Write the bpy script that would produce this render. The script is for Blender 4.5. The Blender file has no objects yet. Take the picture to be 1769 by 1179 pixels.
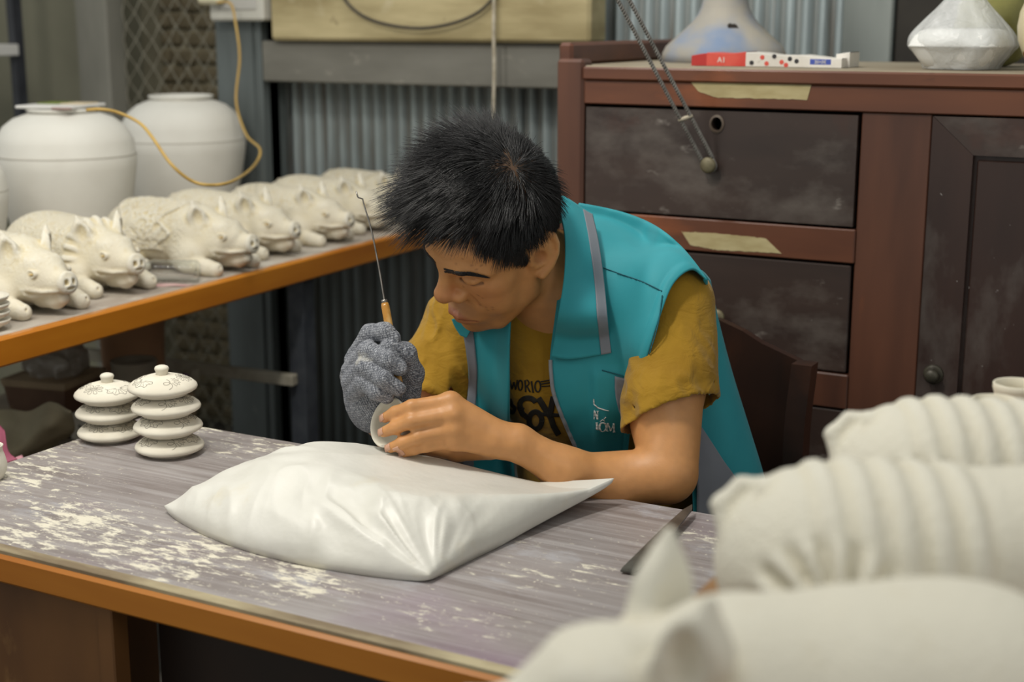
# A potter engraving a cup in a workshop: procedural Blender scene
import bpy, bmesh, math, random
import numpy as np
import openvdb
from mathutils import Vector, Matrix
from mathutils.bvhtree import BVHTree

random.seed(7)
RNG = np.random.default_rng(7)
SC = bpy.context.scene
COL = SC.collection
PI = math.pi

# ------------------------------------------------------------------ camera
FPX, CX, CY = 2500.0, 884.5, 589.5          # focal length and centre in photo pixels (1769 x 1179)
PITCH, YAW = math.radians(12.6), math.radians(28.9)
CAM = np.array([0.0, 0.0, 1.40])
FW = np.array([-math.sin(YAW)*math.cos(PITCH), math.cos(YAW)*math.cos(PITCH), -math.sin(PITCH)])
RT = np.array([math.cos(YAW), math.sin(YAW), 0.0])
UP = np.cross(RT, FW)
cam_data = bpy.data.cameras.new('camera')
cam_ob = bpy.data.objects.new('camera', cam_data)
COL.objects.link(cam_ob)
cam_data.sensor_width = 36.0
cam_data.lens = FPX/1769.0*36.0
cam_data.clip_start = 0.02
m = Matrix.Identity(4)
for i in range(3):
    m[i][0], m[i][1], m[i][2], m[i][3] = RT[i], UP[i], -FW[i], CAM[i]
cam_ob.matrix_world = m
cam_data.dof.use_dof = True
cam_data.dof.focus_distance = 2.03
cam_data.dof.aperture_fstop = 3.8
SC.camera = cam_ob

# ------------------------------------------------------------------ light
SC.view_settings.view_transform = 'Standard'
SC.view_settings.look = 'None'
SC.view_settings.exposure = 0.0
SC.view_settings.gamma = 1.0
SC.view_settings.use_curve_mapping = False
wd = bpy.data.worlds.new('world'); SC.world = wd
wd.use_nodes = True
wd.node_tree.nodes['Background'].inputs[0].default_value = (0.86, 0.88, 0.84, 1)
wd.node_tree.nodes['Background'].inputs[1].default_value = 0.52

def area_light(name, loc, target, sx, sy, power, col):
    d = bpy.data.lights.new(name, 'AREA'); d.shape = 'RECTANGLE'; d.size = sx; d.size_y = sy
    d.energy = power; d.color = col
    o = bpy.data.objects.new(name, d); COL.objects.link(o)
    o.location = loc
    o.rotation_euler = (Vector(target)-Vector(loc)).to_track_quat('-Z', 'Y').to_euler()
    return o
# overhead workshop tube as key, then three added fill lights
area_light('tube_or_fill_light', (-1.25, 1.05, 2.75), (-1.15, 1.6, 0.8), 0.14, 0.40, 23, (1.0, 0.96, 0.88))
area_light('tube_or_fill_light', (-1.9, 0.7, 2.45), (-2.3, 2.5, 0.7), 0.20, 0.8, 15, (1.0, 0.96, 0.88))  # added fill, placed to brighten the bench and the space below it
area_light('tube_or_fill_light', (0.95, 0.15, 2.15), (-1.6, 1.9, 0.7), 0.25, 1.0, 6, (1.0, 0.96, 0.90))  # added low fill that reaches in under the bench
area_light('tube_or_fill_light', (-1.5, 2.35, 2.75), (-1.5, 2.9, 0.9), 0.20, 0.8, 9, (1.0, 0.97, 0.92))  # added to brighten the back wall and the top of the hair

# ------------------------------------------------------------------ pixel helpers
def ray(x, y): return FW + RT*(x-CX)/FPX - UP*(y-CY)/FPX
def P(x, y, d): return CAM + ray(x, y)*d                      # pixel + depth along the view axis
def onz(x, y, z): r = ray(x, y); return CAM + r*((z-CAM[2])/r[2])
def ony(x, y, Y): r = ray(x, y); return CAM + r*((Y-CAM[1])/r[1])
def onx(x, y, X): r = ray(x, y); return CAM + r*((X-CAM[0])/r[0])
def px(p):
    d = np.asarray(p, float)-CAM; z = d@FW
    return CX+FPX*(d@RT)/z, CY-FPX*(d@UP)/z, z
def at_x(xp, X, z):
    """point at world X and height z that shows at pixel column xp"""
    lo, hi = 0.3, 6.0
    for _ in range(60):
        mid = (lo+hi)/2
        if px((X, mid, z))[0] < xp: lo = mid
        else: hi = mid
    return np.array([X, lo, z])
def at_y(xp, Y, z):
    lo, hi = -6.0, 4.0
    for _ in range(60):
        mid = (lo+hi)/2
        if px((mid, Y, z))[0] < xp: lo = mid
        else: hi = mid
    return np.array([lo, Y, z])

# ------------------------------------------------------------------ object helpers
def link(o): COL.objects.link(o); return o
def tag(o, label=None, cat=None, group=None, kind=None):
    if label: o['label'] = label
    if cat: o['category'] = cat
    if group: o['group'] = group
    if kind: o['kind'] = kind
    return o
def thing(name, label, cat, loc=(0, 0, 0), rotz=0, group=None):
    o = bpy.data.objects.new(name, None); link(o)
    o.empty_display_size = 0.05
    o.location = [float(v) for v in loc]; o.rotation_euler = (0, 0, rotz)
    return tag(o, label, cat, group)
def copy_tree(o, parent=None):
    c = o.copy(); link(c); c.parent = parent
    for ch in list(o.children): copy_tree(ch, c)
    return c

class MB:
    """collects verts and faces; build() makes one mesh object"""
    def __init__(s): s.v = []; s.f = []; s.n = 0
    def add(s, v, f):
        v = np.asarray(v, float).reshape(-1, 3)
        s.v.append(v)
        s.f += [tuple(int(i)+s.n for i in q) for q in f]
        s.n += len(v)
        return s
    def box(s, c, size, R=None, bev=0.0):
        hx, hy, hz = size[0]/2, size[1]/2, size[2]/2
        if bev <= 0:
            v = np.array([(x, y, z) for x in (-hx, hx) for y in (-hy, hy) for z in (-hz, hz)])
            f = [(0, 1, 3, 2), (4, 6, 7, 5), (0, 4, 5, 1), (2, 3, 7, 6), (0, 2, 6, 4), (1, 5, 7, 3)]
        else:
            b = min(bev, hx*.9, hy*.9, hz*.9)
            v = []
            for sx in (-1, 1):
                for sy in (-1, 1):
                    for sz in (-1, 1):
                        v += [(sx*hx, sy*(hy-b), sz*(hz-b)), (sx*(hx-b), sy*hy, sz*(hz-b)), (sx*(hx-b), sy*(hy-b), sz*hz)]
            v = np.array(v)
            bm = bmesh.new()
            for q in v: bm.verts.new(q)
            r = bmesh.ops.convex_hull(bm, input=bm.verts[:])
            bm.verts.index_update()
            v = np.array([q.co[:] for q in bm.verts])
            f = [tuple(q.index for q in fa.verts) for fa in bm.faces]
            bm.free()
        if R is not None: v = v@np.asarray(R).T
        return s.add(v+np.asarray(c, float), f)
    def span(s, lo, hi, bev=0.0):
        lo = np.asarray(lo, float); hi = np.asarray(hi, float)
        return s.box((lo+hi)/2, np.abs(hi-lo), None, bev)
    def lathe(s, prof, n=48, c=(0, 0, 0), R=None):
        """prof: list of (r, z); closed at r=0 ends"""
        v = []; f = []; rings = []
        for r, z in prof:
            if r < 1e-6:
                rings.append([len(v)]); v.append((0, 0, z))
            else:
                rings.append(list(range(len(v), len(v)+n)))
                v += [(r*math.cos(2*PI*k/n), r*math.sin(2*PI*k/n), z) for k in range(n)]
        for a, b in zip(rings, rings[1:]):
            for k in range(n):
                k2 = (k+1) % n
                if len(a) == 1 and len(b) == 1: continue
                if len(a) == 1: f.append((a[0], b[k2], b[k]))
                elif len(b) == 1: f.append((a[k], a[k2], b[0]))
                else: f.append((a[k], a[k2], b[k2], b[k]))
        v = np.array(v)
        if R is not None: v = v@np.asarray(R).T
        return s.add(v+np.asarray(c, float), f)
    def tube(s, pts, rad, n=8, cap=True):
        pts = np.asarray(pts, float); m_ = len(pts)
        rad = np.full(m_, rad) if np.isscalar(rad) else np.asarray(rad, float)
        t = np.gradient(pts, axis=0); t /= np.linalg.norm(t, axis=1)[:, None]+1e-12
        ref = np.array([0, 0, 1.0]) if abs(t[0][2]) < .9 else np.array([1.0, 0, 0])
        u = np.cross(t[0], ref); u /= np.linalg.norm(u)
        v = []; f = []
        for i in range(m_):
            u = u-t[i]*(u@t[i]); u /= np.linalg.norm(u)
            w = np.cross(t[i], u)
            for k in range(n):
                a = 2*PI*k/n
                v.append(pts[i]+rad[i]*(u*math.cos(a)+w*math.sin(a)))
        for i in range(m_-1):
            for k in range(n):
                k2 = (k+1) % n
                f.append((i*n+k, i*n+k2, (i+1)*n+k2, (i+1)*n+k))
        if cap:
            f.append(tuple(range(n-1, -1, -1))); f.append(tuple((m_-1)*n+k for k in range(n)))
        return s.add(v, f)
    def grid(s, G):
        G = np.asarray(G, float); a, b = G.shape[:2]
        f = [(i*b+j, i*b+j+1, (i+1)*b+j+1, (i+1)*b+j) for i in range(a-1) for j in range(b-1)]
        return s.add(G.reshape(-1, 3), f)
    def build(s, name, mat, parent=None, smooth=False, world=False, base=None, angle=None):
        v = np.concatenate(s.v) if s.v else np.zeros((0, 3))
        return mesh_obj(name, v, s.f, mat, parent, smooth, world, base, angle)

def mesh_obj(name, v, f, mat, parent=None, smooth=False, world=False, base=None, angle=None):
    """world=True: verts are world coords and are made relative to the parent (or to base)"""
    v = np.asarray(v, float)
    off = np.zeros(3)
    if world and parent is not None:
        r = parent
        Mw = np.array(Matrix.LocRotScale(r.location, r.rotation_euler, r.scale).inverted())
        if r.parent is not None:
            q = r.parent
            Mq = np.array(Matrix.LocRotScale(q.location, q.rotation_euler, q.scale).inverted())
            v = v@Mq[:3, :3].T+Mq[:3, 3]
        v = v@Mw[:3, :3].T+Mw[:3, 3]
    elif base is not None:
        off = np.asarray(base, float); v = v-off
    me = bpy.data.meshes.new(name)
    me.from_pydata(v.tolist(), [], [list(map(int, q)) for q in f] if not isinstance(f, np.ndarray) else f.tolist())
    me.update()
    if smooth: me.shade_smooth()
    if angle is not None:
        me.shade_smooth(); me.set_sharp_from_angle(angle=math.radians(angle))
    o = bpy.data.objects.new(name, me); link(o)
    if mat is not None: me.materials.append(mat)
    if parent is not None: o.parent = parent
    o.location = off.tolist()
    return o
def struct(name, mb, mat, parent=None, **k):
    o = mb.build(name, mat, parent, **k)
    if parent is None: o['kind'] = 'structure'
    return o
def color_attr(o, cols, name='Col'):
    a = o.data.color_attributes.new(name, 'FLOAT_COLOR', 'POINT')
    c = np.ones((len(o.data.vertices), 4), np.float32); c[:, :3] = cols
    a.data.foreach_set('color', c.ravel())
def solidify(o, t, off=-1):
    md = o.modifiers.new('thick', 'SOLIDIFY'); md.thickness = t; md.offset = off; return o
def catmull(pts, n):
    """smooth curve through pts, n samples"""
    p = np.asarray(pts, float)
    p = np.vstack([2*p[0]-p[1], p, 2*p[-1]-p[-2]])
    m_ = len(p)-3
    out = []
    for u in np.linspace(0, m_-1e-9, n):
        i = int(u); t = u-i
        a, b, c, d = p[i:i+4]
        out.append(.5*((2*b)+(-a+c)*t+(2*a-5*b+4*c-d)*t*t+(-a+3*b-3*c+d)*t**3))
    return np.array(out)
def catmull2(G, na, nb):
    G = np.asarray(G, float)
    A = np.stack([catmull(r, nb) for r in G])
    return np.stack([catmull(A[:, j], na) for j in range(nb)], axis=1)
def rotz(a): return np.array([[math.cos(a), -math.sin(a), 0], [math.sin(a), math.cos(a), 0], [0, 0, 1]])
def rotx(a): return np.array([[1, 0, 0], [0, math.cos(a), -math.sin(a)], [0, math.sin(a), math.cos(a)]])
def roty(a): return np.array([[math.cos(a), 0, math.sin(a)], [0, 1, 0], [-math.sin(a), 0, math.cos(a)]])
def frame_z(d):
    """rotation taking local z to direction d"""
    d = np.asarray(d, float); d = d/np.linalg.norm(d)
    ref = np.array([0, 0, 1.0]) if abs(d[2]) < .9 else np.array([1.0, 0, 0])
    u = np.cross(ref, d); u /= np.linalg.norm(u)
    return np.stack([u, np.cross(d, u), d], axis=1)

# ------------------------------------------------------------------ value noise in numpy
_perm = RNG.permutation(4096)
_val = RNG.random(4096)*2-1
def vnoise(p, scale=1.0, seed=0):
    q = np.asarray(p, float)*scale+seed*17.3
    i = np.floor(q).astype(np.int64); f = q-i; f = f*f*(3-2*f)
    def h(a, b, c): return _val[_perm[(_perm[(_perm[a & 4095]+b) & 4095]+c) & 4095]]
    x, y, z = i[..., 0], i[..., 1], i[..., 2]
    fx, fy, fz = f[..., 0], f[..., 1], f[..., 2]
    def lx(b, c): return h(x, y+b, z+c)*(1-fx)+h(x+1, y+b, z+c)*fx
    return (lx(0, 0)*(1-fy)+lx(1, 0)*fy)*(1-fz)+(lx(0, 1)*(1-fy)+lx(1, 1)*fy)*fz
def fbm(p, scale=1.0, o=3, seed=0):
    return sum(vnoise(p, scale*2**k, seed+k)/2**k for k in range(o))

# ------------------------------------------------------------------ materials
def srgb(r, g, b):
    def c(v):
        v /= 255.0
        return v/12.92 if v <= .04045 else ((v+.055)/1.055)**2.4
    return (c(r), c(g), c(b), 1.0)
class NT:
    def __init__(s, name):
        s.m = bpy.data.materials.new(name); s.m.use_nodes = True
        s.t = s.m.node_tree; s.b = s.t.nodes['Principled BSDF']
    def n(s, typ, **k):
        nd = s.t.nodes.new(typ)
        for a, v in k.items(): setattr(nd, a, v)
        return nd
    def l(s, a, b): s.t.links.new(a, b)
    def coord(s, kind='Object', scale=(1, 1, 1), rot=(0, 0, 0), loc=(0, 0, 0)):
        tc = s.n('ShaderNodeTexCoord'); mp = s.n('ShaderNodeMapping')
        mp.inputs['Scale'].default_value = scale; mp.inputs['Rotation'].default_value = rot; mp.inputs['Location'].default_value = loc
        s.l(tc.outputs[kind], mp.inputs[0]); return mp.outputs[0]
    def noise(s, vec, scale, detail=4, rough=.55, dist=0):
        nd = s.n('ShaderNodeTexNoise'); nd.inputs['Scale'].default_value = scale
        nd.inputs['Detail'].default_value = detail; nd.inputs['Roughness'].default_value = rough
        nd.inputs['Distortion'].default_value = dist
        s.l(vec, nd.inputs['Vector']); return nd.outputs['Fac']
    def ramp(s, fac, lo, hi, interp='LINEAR'):
        r = s.n('ShaderNodeMapRange'); r.inputs['From Min'].default_value = lo; r.inputs['From Max'].default_value = hi
        r.interpolation_type = 'SMOOTHSTEP' if interp == 'S' else 'LINEAR'
        s.l(fac, r.inputs['Value']); return r.outputs[0]
    def mix(s, fac, a, b, mode='MIX'):
        x = s.n('ShaderNodeMix', data_type='RGBA', blend_type=mode)
        for sock, val in ((x.inputs[0], fac), (x.inputs[6], a), (x.inputs[7], b)):
            if hasattr(val, 'links') or isinstance(val, bpy.types.NodeSocket): s.l(val, sock)
            else: sock.default_value = val
        return x.outputs[2]
    def math(s, op, a, b=None):
        x = s.n('ShaderNodeMath', operation=op)
        for k, val in enumerate((a, b)):
            if val is None: continue
            if isinstance(val, bpy.types.NodeSocket): s.l(val, x.inputs[k])
            else: x.inputs[k].default_value = val
        return x.outputs[0]
    def bump(s, h, strength=.3, dist=.01, prev=None):
        b = s.n('ShaderNodeBump'); b.inputs['Strength'].default_value = strength; b.inputs['Distance'].default_value = dist
        s.l(h, b.inputs['Height'])
        if prev is not None: s.l(prev, b.inputs['Normal'])
        s.l(b.outputs[0], s.b.inputs['Normal']); return b.outputs[0]
    def base(s, c):
        if isinstance(c, bpy.types.NodeSocket): s.l(c, s.b.inputs['Base Color'])
        else: s.b.inputs['Base Color'].default_value = c
    def set(s, **k):
        for a, v in k.items(): s.b.inputs[a.replace('_', ' ')].default_value = v
        return s
def pmat(name, c1, c2=None, scale=8, rough=.6, lo=.35, hi=.65, stretch=(1, 1, 1), bump=0, bscale=40, bdist=.004,
         layers=(), metallic=0, spec=.5, kind='Object', rot=(0, 0, 0)):
    """base colour with noise variation; layers = (colour, scale, lo, hi, stretch)"""
    t = NT(name); vec = t.coord(kind, stretch, rot)
    col = c1
    if c2 is not None: col = t.mix(t.ramp(t.noise(vec, scale), lo, hi), c1, c2)
    for k, (lc, ls, l0, l1, st) in enumerate(layers):
        v2 = t.coord(kind, st, rot, (k*3.7+1.3, k*1.9, k*2.3))
        col = t.mix(t.ramp(t.noise(v2, ls, 6, .62), l0, l1), col, lc)
    t.base(col); t.set(Roughness=rough, Metallic=metallic)
    t.b.inputs['Specular IOR Level'].default_value = spec
    if bump: t.bump(t.noise(vec, bscale, 5), bump, bdist)
    return t.m
# ------------------------------------------------------------------ implicit sculpting
def s_ell(p, c, r, R=None):
    q = p-np.asarray(c, np.float32)
    if R is not None: q = q@np.asarray(R, np.float32)      # columns of R = local axes
    r = np.asarray(r, np.float32)
    k0 = np.sqrt(((q/r)**2).sum(-1)); k1 = np.sqrt(((q/(r*r))**2).sum(-1))+1e-9
    return k0*(k0-1)/k1
def s_cap(p, a, b, ra, rb=None):
    rb = ra if rb is None else rb
    a = np.asarray(a, np.float32); b = np.asarray(b, np.float32)
    ab = b-a; h = np.clip(((p-a)@ab)/(ab@ab+1e-12), 0, 1)
    q = p-a-h[..., None]*ab
    return np.sqrt((q*q).sum(-1))-(ra+(rb-ra)*h)
def s_box(p, c, h, r=0, R=None):
    q = p-np.asarray(c, np.float32)
    if R is not None: q = q@np.asarray(R, np.float32)
    d = np.abs(q)-(np.asarray(h, np.float32)-r)
    return np.sqrt((np.maximum(d, 0)**2).sum(-1))+np.minimum(d.max(-1), 0)-r
def s_chain(p, pts, rad, k=0):
    d = None
    for i in range(len(pts)-1):
        e = s_cap(p, pts[i], pts[i+1], rad[i], rad[i+1])
        d = e if d is None else (smin(d, e, k) if k else np.minimum(d, e))
    return d
def smin(a, b, k):
    h = np.maximum(k-np.abs(a-b), 0)/k
    return np.minimum(a, b)-h*h*k*.25
def smax(a, b, k): return -smin(-a, -b, k)
def polygonize(fun, lo, hi, vox, block=16, coarse_pad=1.0):
    """fun(points (N,3) float32) -> distance; sparse blocks meshed through a VDB grid; returns verts, quads"""
    lo = np.asarray(lo, float); hi = np.asarray(hi, float)
    bs = block*vox
    nb = np.ceil((hi-lo)/bs).astype(int)
    I = np.stack(np.meshgrid(*[np.arange(n) for n in nb], indexing='ij'), -1).reshape(-1, 3)
    cen = (lo+(I+.5)*bs).astype(np.float32)
    d = fun(cen)
    half = bs*.5*math.sqrt(3)*1.25+vox*2
    act = np.abs(d) < half*coarse_pad
    g = openvdb.FloatGrid(1.0)
    inside = I[(d <= 0) & ~act]
    for b in inside:
        g.fill(tuple(int(x) for x in b*block), tuple(int(x) for x in b*block+block-1), -1.0, True)
    A = I[act]
    off = np.stack(np.meshgrid(*[np.arange(block)]*3, indexing='ij'), -1).reshape(-1, 3)
    ch = 400
    for s in range(0, len(A), ch):
        B = A[s:s+ch]
        idx = (B[:, None, :]*block+off[None]).reshape(-1, 3)
        val = fun((lo+idx*vox).astype(np.float32)).reshape(len(B), block, block, block).astype(np.float32)
        for k, b in enumerate(B):
            g.copyFromArray(np.ascontiguousarray(val[k]), ijk=tuple(int(x) for x in b*block))
    pts, quads = g.convertToQuads(isovalue=0.0)
    v = lo+np.asarray(pts, float)*vox
    q = np.asarray(quads)[:, ::-1]
    return v, q
def fix_orient(v, q):
    """make faces point outwards (positive volume)"""
    a, b, c, d = (v[q[:, k]] for k in range(4))
    vol = (np.einsum('ij,ij->i', a, np.cross(b, c))+np.einsum('ij,ij->i', a, np.cross(c, d))).sum()
    return q if vol > 0 else q[:, ::-1]
def relax(v, q, n=2, lam=.5):
    e = np.concatenate([q[:, [0, 1]], q[:, [1, 2]], q[:, [2, 3]], q[:, [3, 0]]])
    e = np.concatenate([e, e[:, ::-1]])
    cnt = np.bincount(e[:, 0], minlength=len(v))[:, None]+1e-9
    for _ in range(n):
        s = np.stack([np.bincount(e[:, 0], v[e[:, 1], k], len(v)) for k in range(3)], 1)
        v = v+lam*(s/cnt-v)
    return v
def sculpt(fun, lo, hi, vox, smooth=2, lam=.5):
    v, q = polygonize(fun, lo, hi, vox)
    q = fix_orient(v, q)
    if smooth: v = relax(v, q, smooth, lam)
    return v, q
def bvh_of(v, q): return BVHTree.FromPolygons([tuple(x) for x in v], [tuple(int(i) for i in f) for f in q])
# ================================================================== THE SETTING
WALL_Y = 3.36
# ---- materials of the shell
M_floor = pmat('floor_concrete', srgb(92, 86, 78), srgb(70, 66, 60), 3, .9, bump=.2)
M_rusty = pmat('girt_steel', srgb(96, 98, 96), srgb(70, 66, 60), 6, .6, metallic=.3)
def corr_mat():
    t = NT('corrugated_zinc')
    v = t.coord('Object', (1, 1, .35))
    col = t.mix(t.ramp(t.noise(v, 9, 5), .35, .7), srgb(172, 184, 186), srgb(142, 152, 154))
    v2 = t.coord('Object', (1, 1, .06), loc=(4, 1, 0))
    col = t.mix(t.ramp(t.noise(v2, 26, 4), .56, .72), col, srgb(104, 92, 80))
    # darker brown towards the back of the furrows, following the sheet profile (object space depth)
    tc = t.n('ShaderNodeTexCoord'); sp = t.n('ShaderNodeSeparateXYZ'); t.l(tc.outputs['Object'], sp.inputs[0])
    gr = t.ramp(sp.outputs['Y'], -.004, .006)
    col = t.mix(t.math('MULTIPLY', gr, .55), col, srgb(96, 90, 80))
    t.base(col); t.set(Roughness=.5, Metallic=.25)
    t.bump(t.noise(v, 60), .12, .002)
    return t.m
M_corr = corr_mat()
M_beam = pmat('grey_weathered_beam', srgb(126, 124, 116), srgb(104, 102, 94), 5, .8, stretch=(.4, 1, 1.5), bump=.15,
              layers=[(srgb(150, 146, 136), 22, .60, .75, (.6, 1, 1))])
M_post = pmat('galvanised_post', srgb(118, 126, 126), srgb(92, 98, 97), 5, .5, stretch=(1, 1, .25), metallic=.3,
              layers=[(srgb(150, 150, 142), 14, .66, .74, (1, 1, .5))])
M_post2 = pmat('dull_grey_post', srgb(136, 134, 124), srgb(110, 109, 100), 5, .7, stretch=(1, 1, .3),
               layers=[(srgb(196, 190, 170), 16, .72, .76, (1, 1, 1))])
M_brick = pmat('old_brick', srgb(150, 138, 112), srgb(118, 108, 86), 7, .95, bump=.4, bscale=50)
M_mortar = pmat('mortar', srgb(186, 178, 152), srgb(160, 152, 128), 8, .95, bump=.3)
M_plaster = pmat('olive_plaster', srgb(128, 126, 108), srgb(114, 112, 96), 2, .95)
M_conc = pmat('concrete_column', srgb(160, 155, 134), srgb(136, 130, 110), 5, .95, bump=.25,
              layers=[(srgb(150, 140, 104), 6, .6, .75, (1, 1, .6))])

mb = MB().span((-6, -1.2, -.05), (3, 5, 0)); struct('floor', mb, M_floor)

# ---- back wall: corrugated sheets on a rail
XL = at_y(472, WALL_Y, 1.2)[0]
mb = MB()
for z in (.35, 1.0, 1.62, 2.3): mb.span((XL-.02, WALL_Y+.026, z), (2.6, WALL_Y+.07, z+.05))
wall = struct('wall_back', mb, M_rusty)
per = .0405
def sheet(x0, x1, dy):
    n = int((x1-x0)/per*8)
    X = np.linspace(x0, x1, n)
    Y = WALL_Y+.012+dy+.0095*np.cos(2*PI*X/per)
    G = np.stack([np.stack([X, Y, np.full(n, z)], 1) for z in (0.02, 1.25, 2.9)])
    base = np.array([(x0+x1)/2, WALL_Y+.012+dy, 0.])
    m_ = MB().grid(G-base)
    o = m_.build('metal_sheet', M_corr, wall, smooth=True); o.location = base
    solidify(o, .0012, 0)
xs = XL
k = 0
while xs < 2.5:
    sheet(xs, min(xs+20*per, 2.6), 0.004*(k % 2)); xs += 19*per; k += 1

# ---- grey beam across the wall
zt = ony(700, 73, 3.22)[2]; zb = ony(700, 147, 3.22)[2]
XB0 = at_y(452, 3.22, 1.3)[0]
mb = MB().span((XB0, 3.22, zb), (at_y(1012, 3.22, 1.3)[0], WALL_Y+.01, zt), .004); struct('trim_1', mb, M_beam)
# ---- flat steel post behind the cabinet on the right
x0 = at_y(1462, 3.26, 1.4)[0]; x1 = at_y(1548, 3.26, 1.4)[0]
mb = MB().span((x0, 3.23, 0), (x1, 3.3, 2.9), .004)
struct('trim_2', mb, pmat('pale_post', srgb(146, 152, 148), srgb(120, 126, 122), 6, .6, stretch=(1, 1, .2)))
M_dark = pmat('gap_shade_dark', srgb(52, 48, 42), srgb(36, 33, 30), 6, .8)  # near-black: the shade of the wall gaps put into the colour
x2 = at_y(1600, 3.26, 1.4)[0]
mb = MB().span((x1+.004, 3.245, 0), (x2+.3, 3.298, 2.9), .002); struct('trim_3', mb, M_dark)  # dark sheet standing in for the shaded gap beside the post

# ---- galvanised corner post (a C channel) left of the sheets
x0 = at_y(374, 3.23, 1.3)[0]; x1 = at_y(452, 3.23, 1.3)[0]
mb = MB()
mb.span((x0, 3.23, 0), (x1, 3.236, 2.9)); mb.span((x0, 3.236, 0), (x0+.006, 3.33, 2.9))
mb.span((x1-.006, 3.236, 0), (x1, 3.33, 2.9)); mb.span((x1-.032, 3.224, 0), (x1-.026, 3.23, 2.9))
struct('trim_4', mb, M_post)
mb = MB().span((x1, 3.26, 0), (XL+.01, 3.3, 2.9)); struct('trim_5', mb, pmat('teal_grey_flashing', srgb(92, 104, 104), srgb(76, 84, 84), 4, .6, stretch=(1, 1, .2)))
POST_X0, POST_X1 = x0, x1

# ---- brick wall behind the fence
BY = 3.82
bx0 = at_y(232, BY, 1.3)[0]; bx1 = at_y(400, BY, 1.3)[0]
mb = MB().span((bx0-.1, BY+.012, 0), (bx1+.8, BY+.2, 2.6)); wrear = struct('wall_rear', mb, M_mortar)
course = .0585; bh = .0475; bl = .098
bme = None
row = 0; z = .02
brk = MB().box((0, 0, 0), (bl-.008, .03, bh), None, .005)
protos = []
for k in range(3):
    o = MB().box((0, 0, 0), (bl-.008-.004*k, .03, bh-.002*k), None, .005+.001*k).build('brick', M_brick, wrear, smooth=False)
    protos.append(o)
used = [False]*3
while z < 1.75:
    off = (row % 2)*bl*.5
    x = bx0-.02-off
    while x < bx1+.12:
        k = random.randrange(3)
        if not used[k]: o = protos[k]; used[k] = True
        else: o = protos[k].copy(); link(o)
        o.location = (x+random.uniform(-.003, .003), BY+random.uniform(-.004, .004), z+bh/2+random.uniform(-.002, .002))
        o.rotation_euler = (0, 0, random.uniform(-.02, .02))
        x += bl
    z += course; row += 1
# ---- concrete column beside the bricks, plastered wall and the grey tube post on the left
x0 = at_y(203, 3.7, 1.3)[0]; x1 = at_y(240, 3.7, 1.3)[0]
mb = MB().span((x0, 3.7, 0), (x1, 3.86, 2.6), .01); struct('trim_6', mb, M_conc)
x0 = at_y(132, 3.4, 1.3)[0]; x1 = at_y(186, 3.4, 1.3)[0]
mb = MB().span((x0, 3.4, 0), (x1, 3.48, 2.8), .006); struct('trim_7', mb, M_post2)
TUBE_X1 = x1
mb = MB().span((-6, 3.54, 0), (x0+.05, 3.64, 2.8)); struct('wall_left', mb, M_plaster)
mb = MB().span((x0, 4.1, 0), (bx0+.1, 4.15, 2.8)); struct('wall_far', mb, M_dark)  # backing in the same painted shade, seen through the gap by the tube post

# ---- chain link fence between tube post and corner post
M_wire = pmat('fence_wire', srgb(170, 166, 150), srgb(136, 130, 114), 20, .6, metallic=.2)
fen = thing('chain_link_fence', 'rusty grey chain link fence in front of the old brick wall', 'fence', (TUBE_X1, 3.47, 0))
L = POST_X0-TUBE_X1; half = .034
nw = int(L/half)
zz = np.arange(0.03, 1.95, .042)
for k in range(nw+1):
    sgn = 1 if k % 2 else -1
    pts = np.array([(np.clip(k*half+half*.5*sgn*(1 if j % 2 else -1), 0, L), .003*(1 if j % 2 else -1), z) for j, z in enumerate(zz)])
    MB().tube(pts, .0019, 5).build('wire', M_wire, fen, smooth=True)
MB().tube([(0, 0, 1.96), (L, 0, 1.96)], .006, 8).build('top_rail', M_wire, fen, smooth=True)

# ---- green plastic sheet caught behind the fence
mb = MB()
c = ony(196, 10, 3.53)
G = [[(c[0]+(u-.5)*.055+.006*math.sin(7*v), 3.53+.012*math.sin(9*u+4*v), c[2]+.09-.125*v-.02*math.sin(PI*u)) for u in np.linspace(0, 1, 10)] for v in np.linspace(0, 1, 14)]
mb.grid(G)
o = mb.build('plastic_sheet', pmat('green_plastic', srgb(62, 118, 78), srgb(46, 92, 60), 12, .35), smooth=True, base=(c[0], 3.53, c[2]-.05))
solidify(o, .002); tag(o, 'small green plastic sheet snagged beside the chain link fence', 'plastic sheet')

# ---- painted old board above the beam
def oldboard():
    t = NT('worn_cream_board')
    v = t.coord('Object', (.35, 1, 1.6))
    col = t.mix(t.ramp(t.noise(v, 7, 6), .38, .62), srgb(186, 172, 132), srgb(150, 136, 98))
    v2 = t.coord('Object', (1, 1, 1), loc=(3, 2, 1))
    col = t.mix(t.ramp(t.noise(v2, 6, 4), .60, .80), col, srgb(200, 190, 160))
    col = t.mix(t.ramp(t.noise(v2, 13, 6, .7), .66, .74), col, srgb(92, 78, 52))
    t.base(col); t.set(Roughness=.85); t.bump(t.noise(v, 40, 6), .35, .004)
    return t.m
x0 = at_y(466, 3.19, 1.4)[0]; x1 = at_y(1019, 3.19, 1.4)[0]
mb = MB().span((x0, 3.19, zt+.002), (x1, 3.285, zt+.27), .008)
o = mb.build('wooden_board', oldboard(), base=((x0+x1)/2, 3.23, zt)); tag(o, 'weathered cream painted wooden board on the grey wall beam', 'board')
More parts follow.
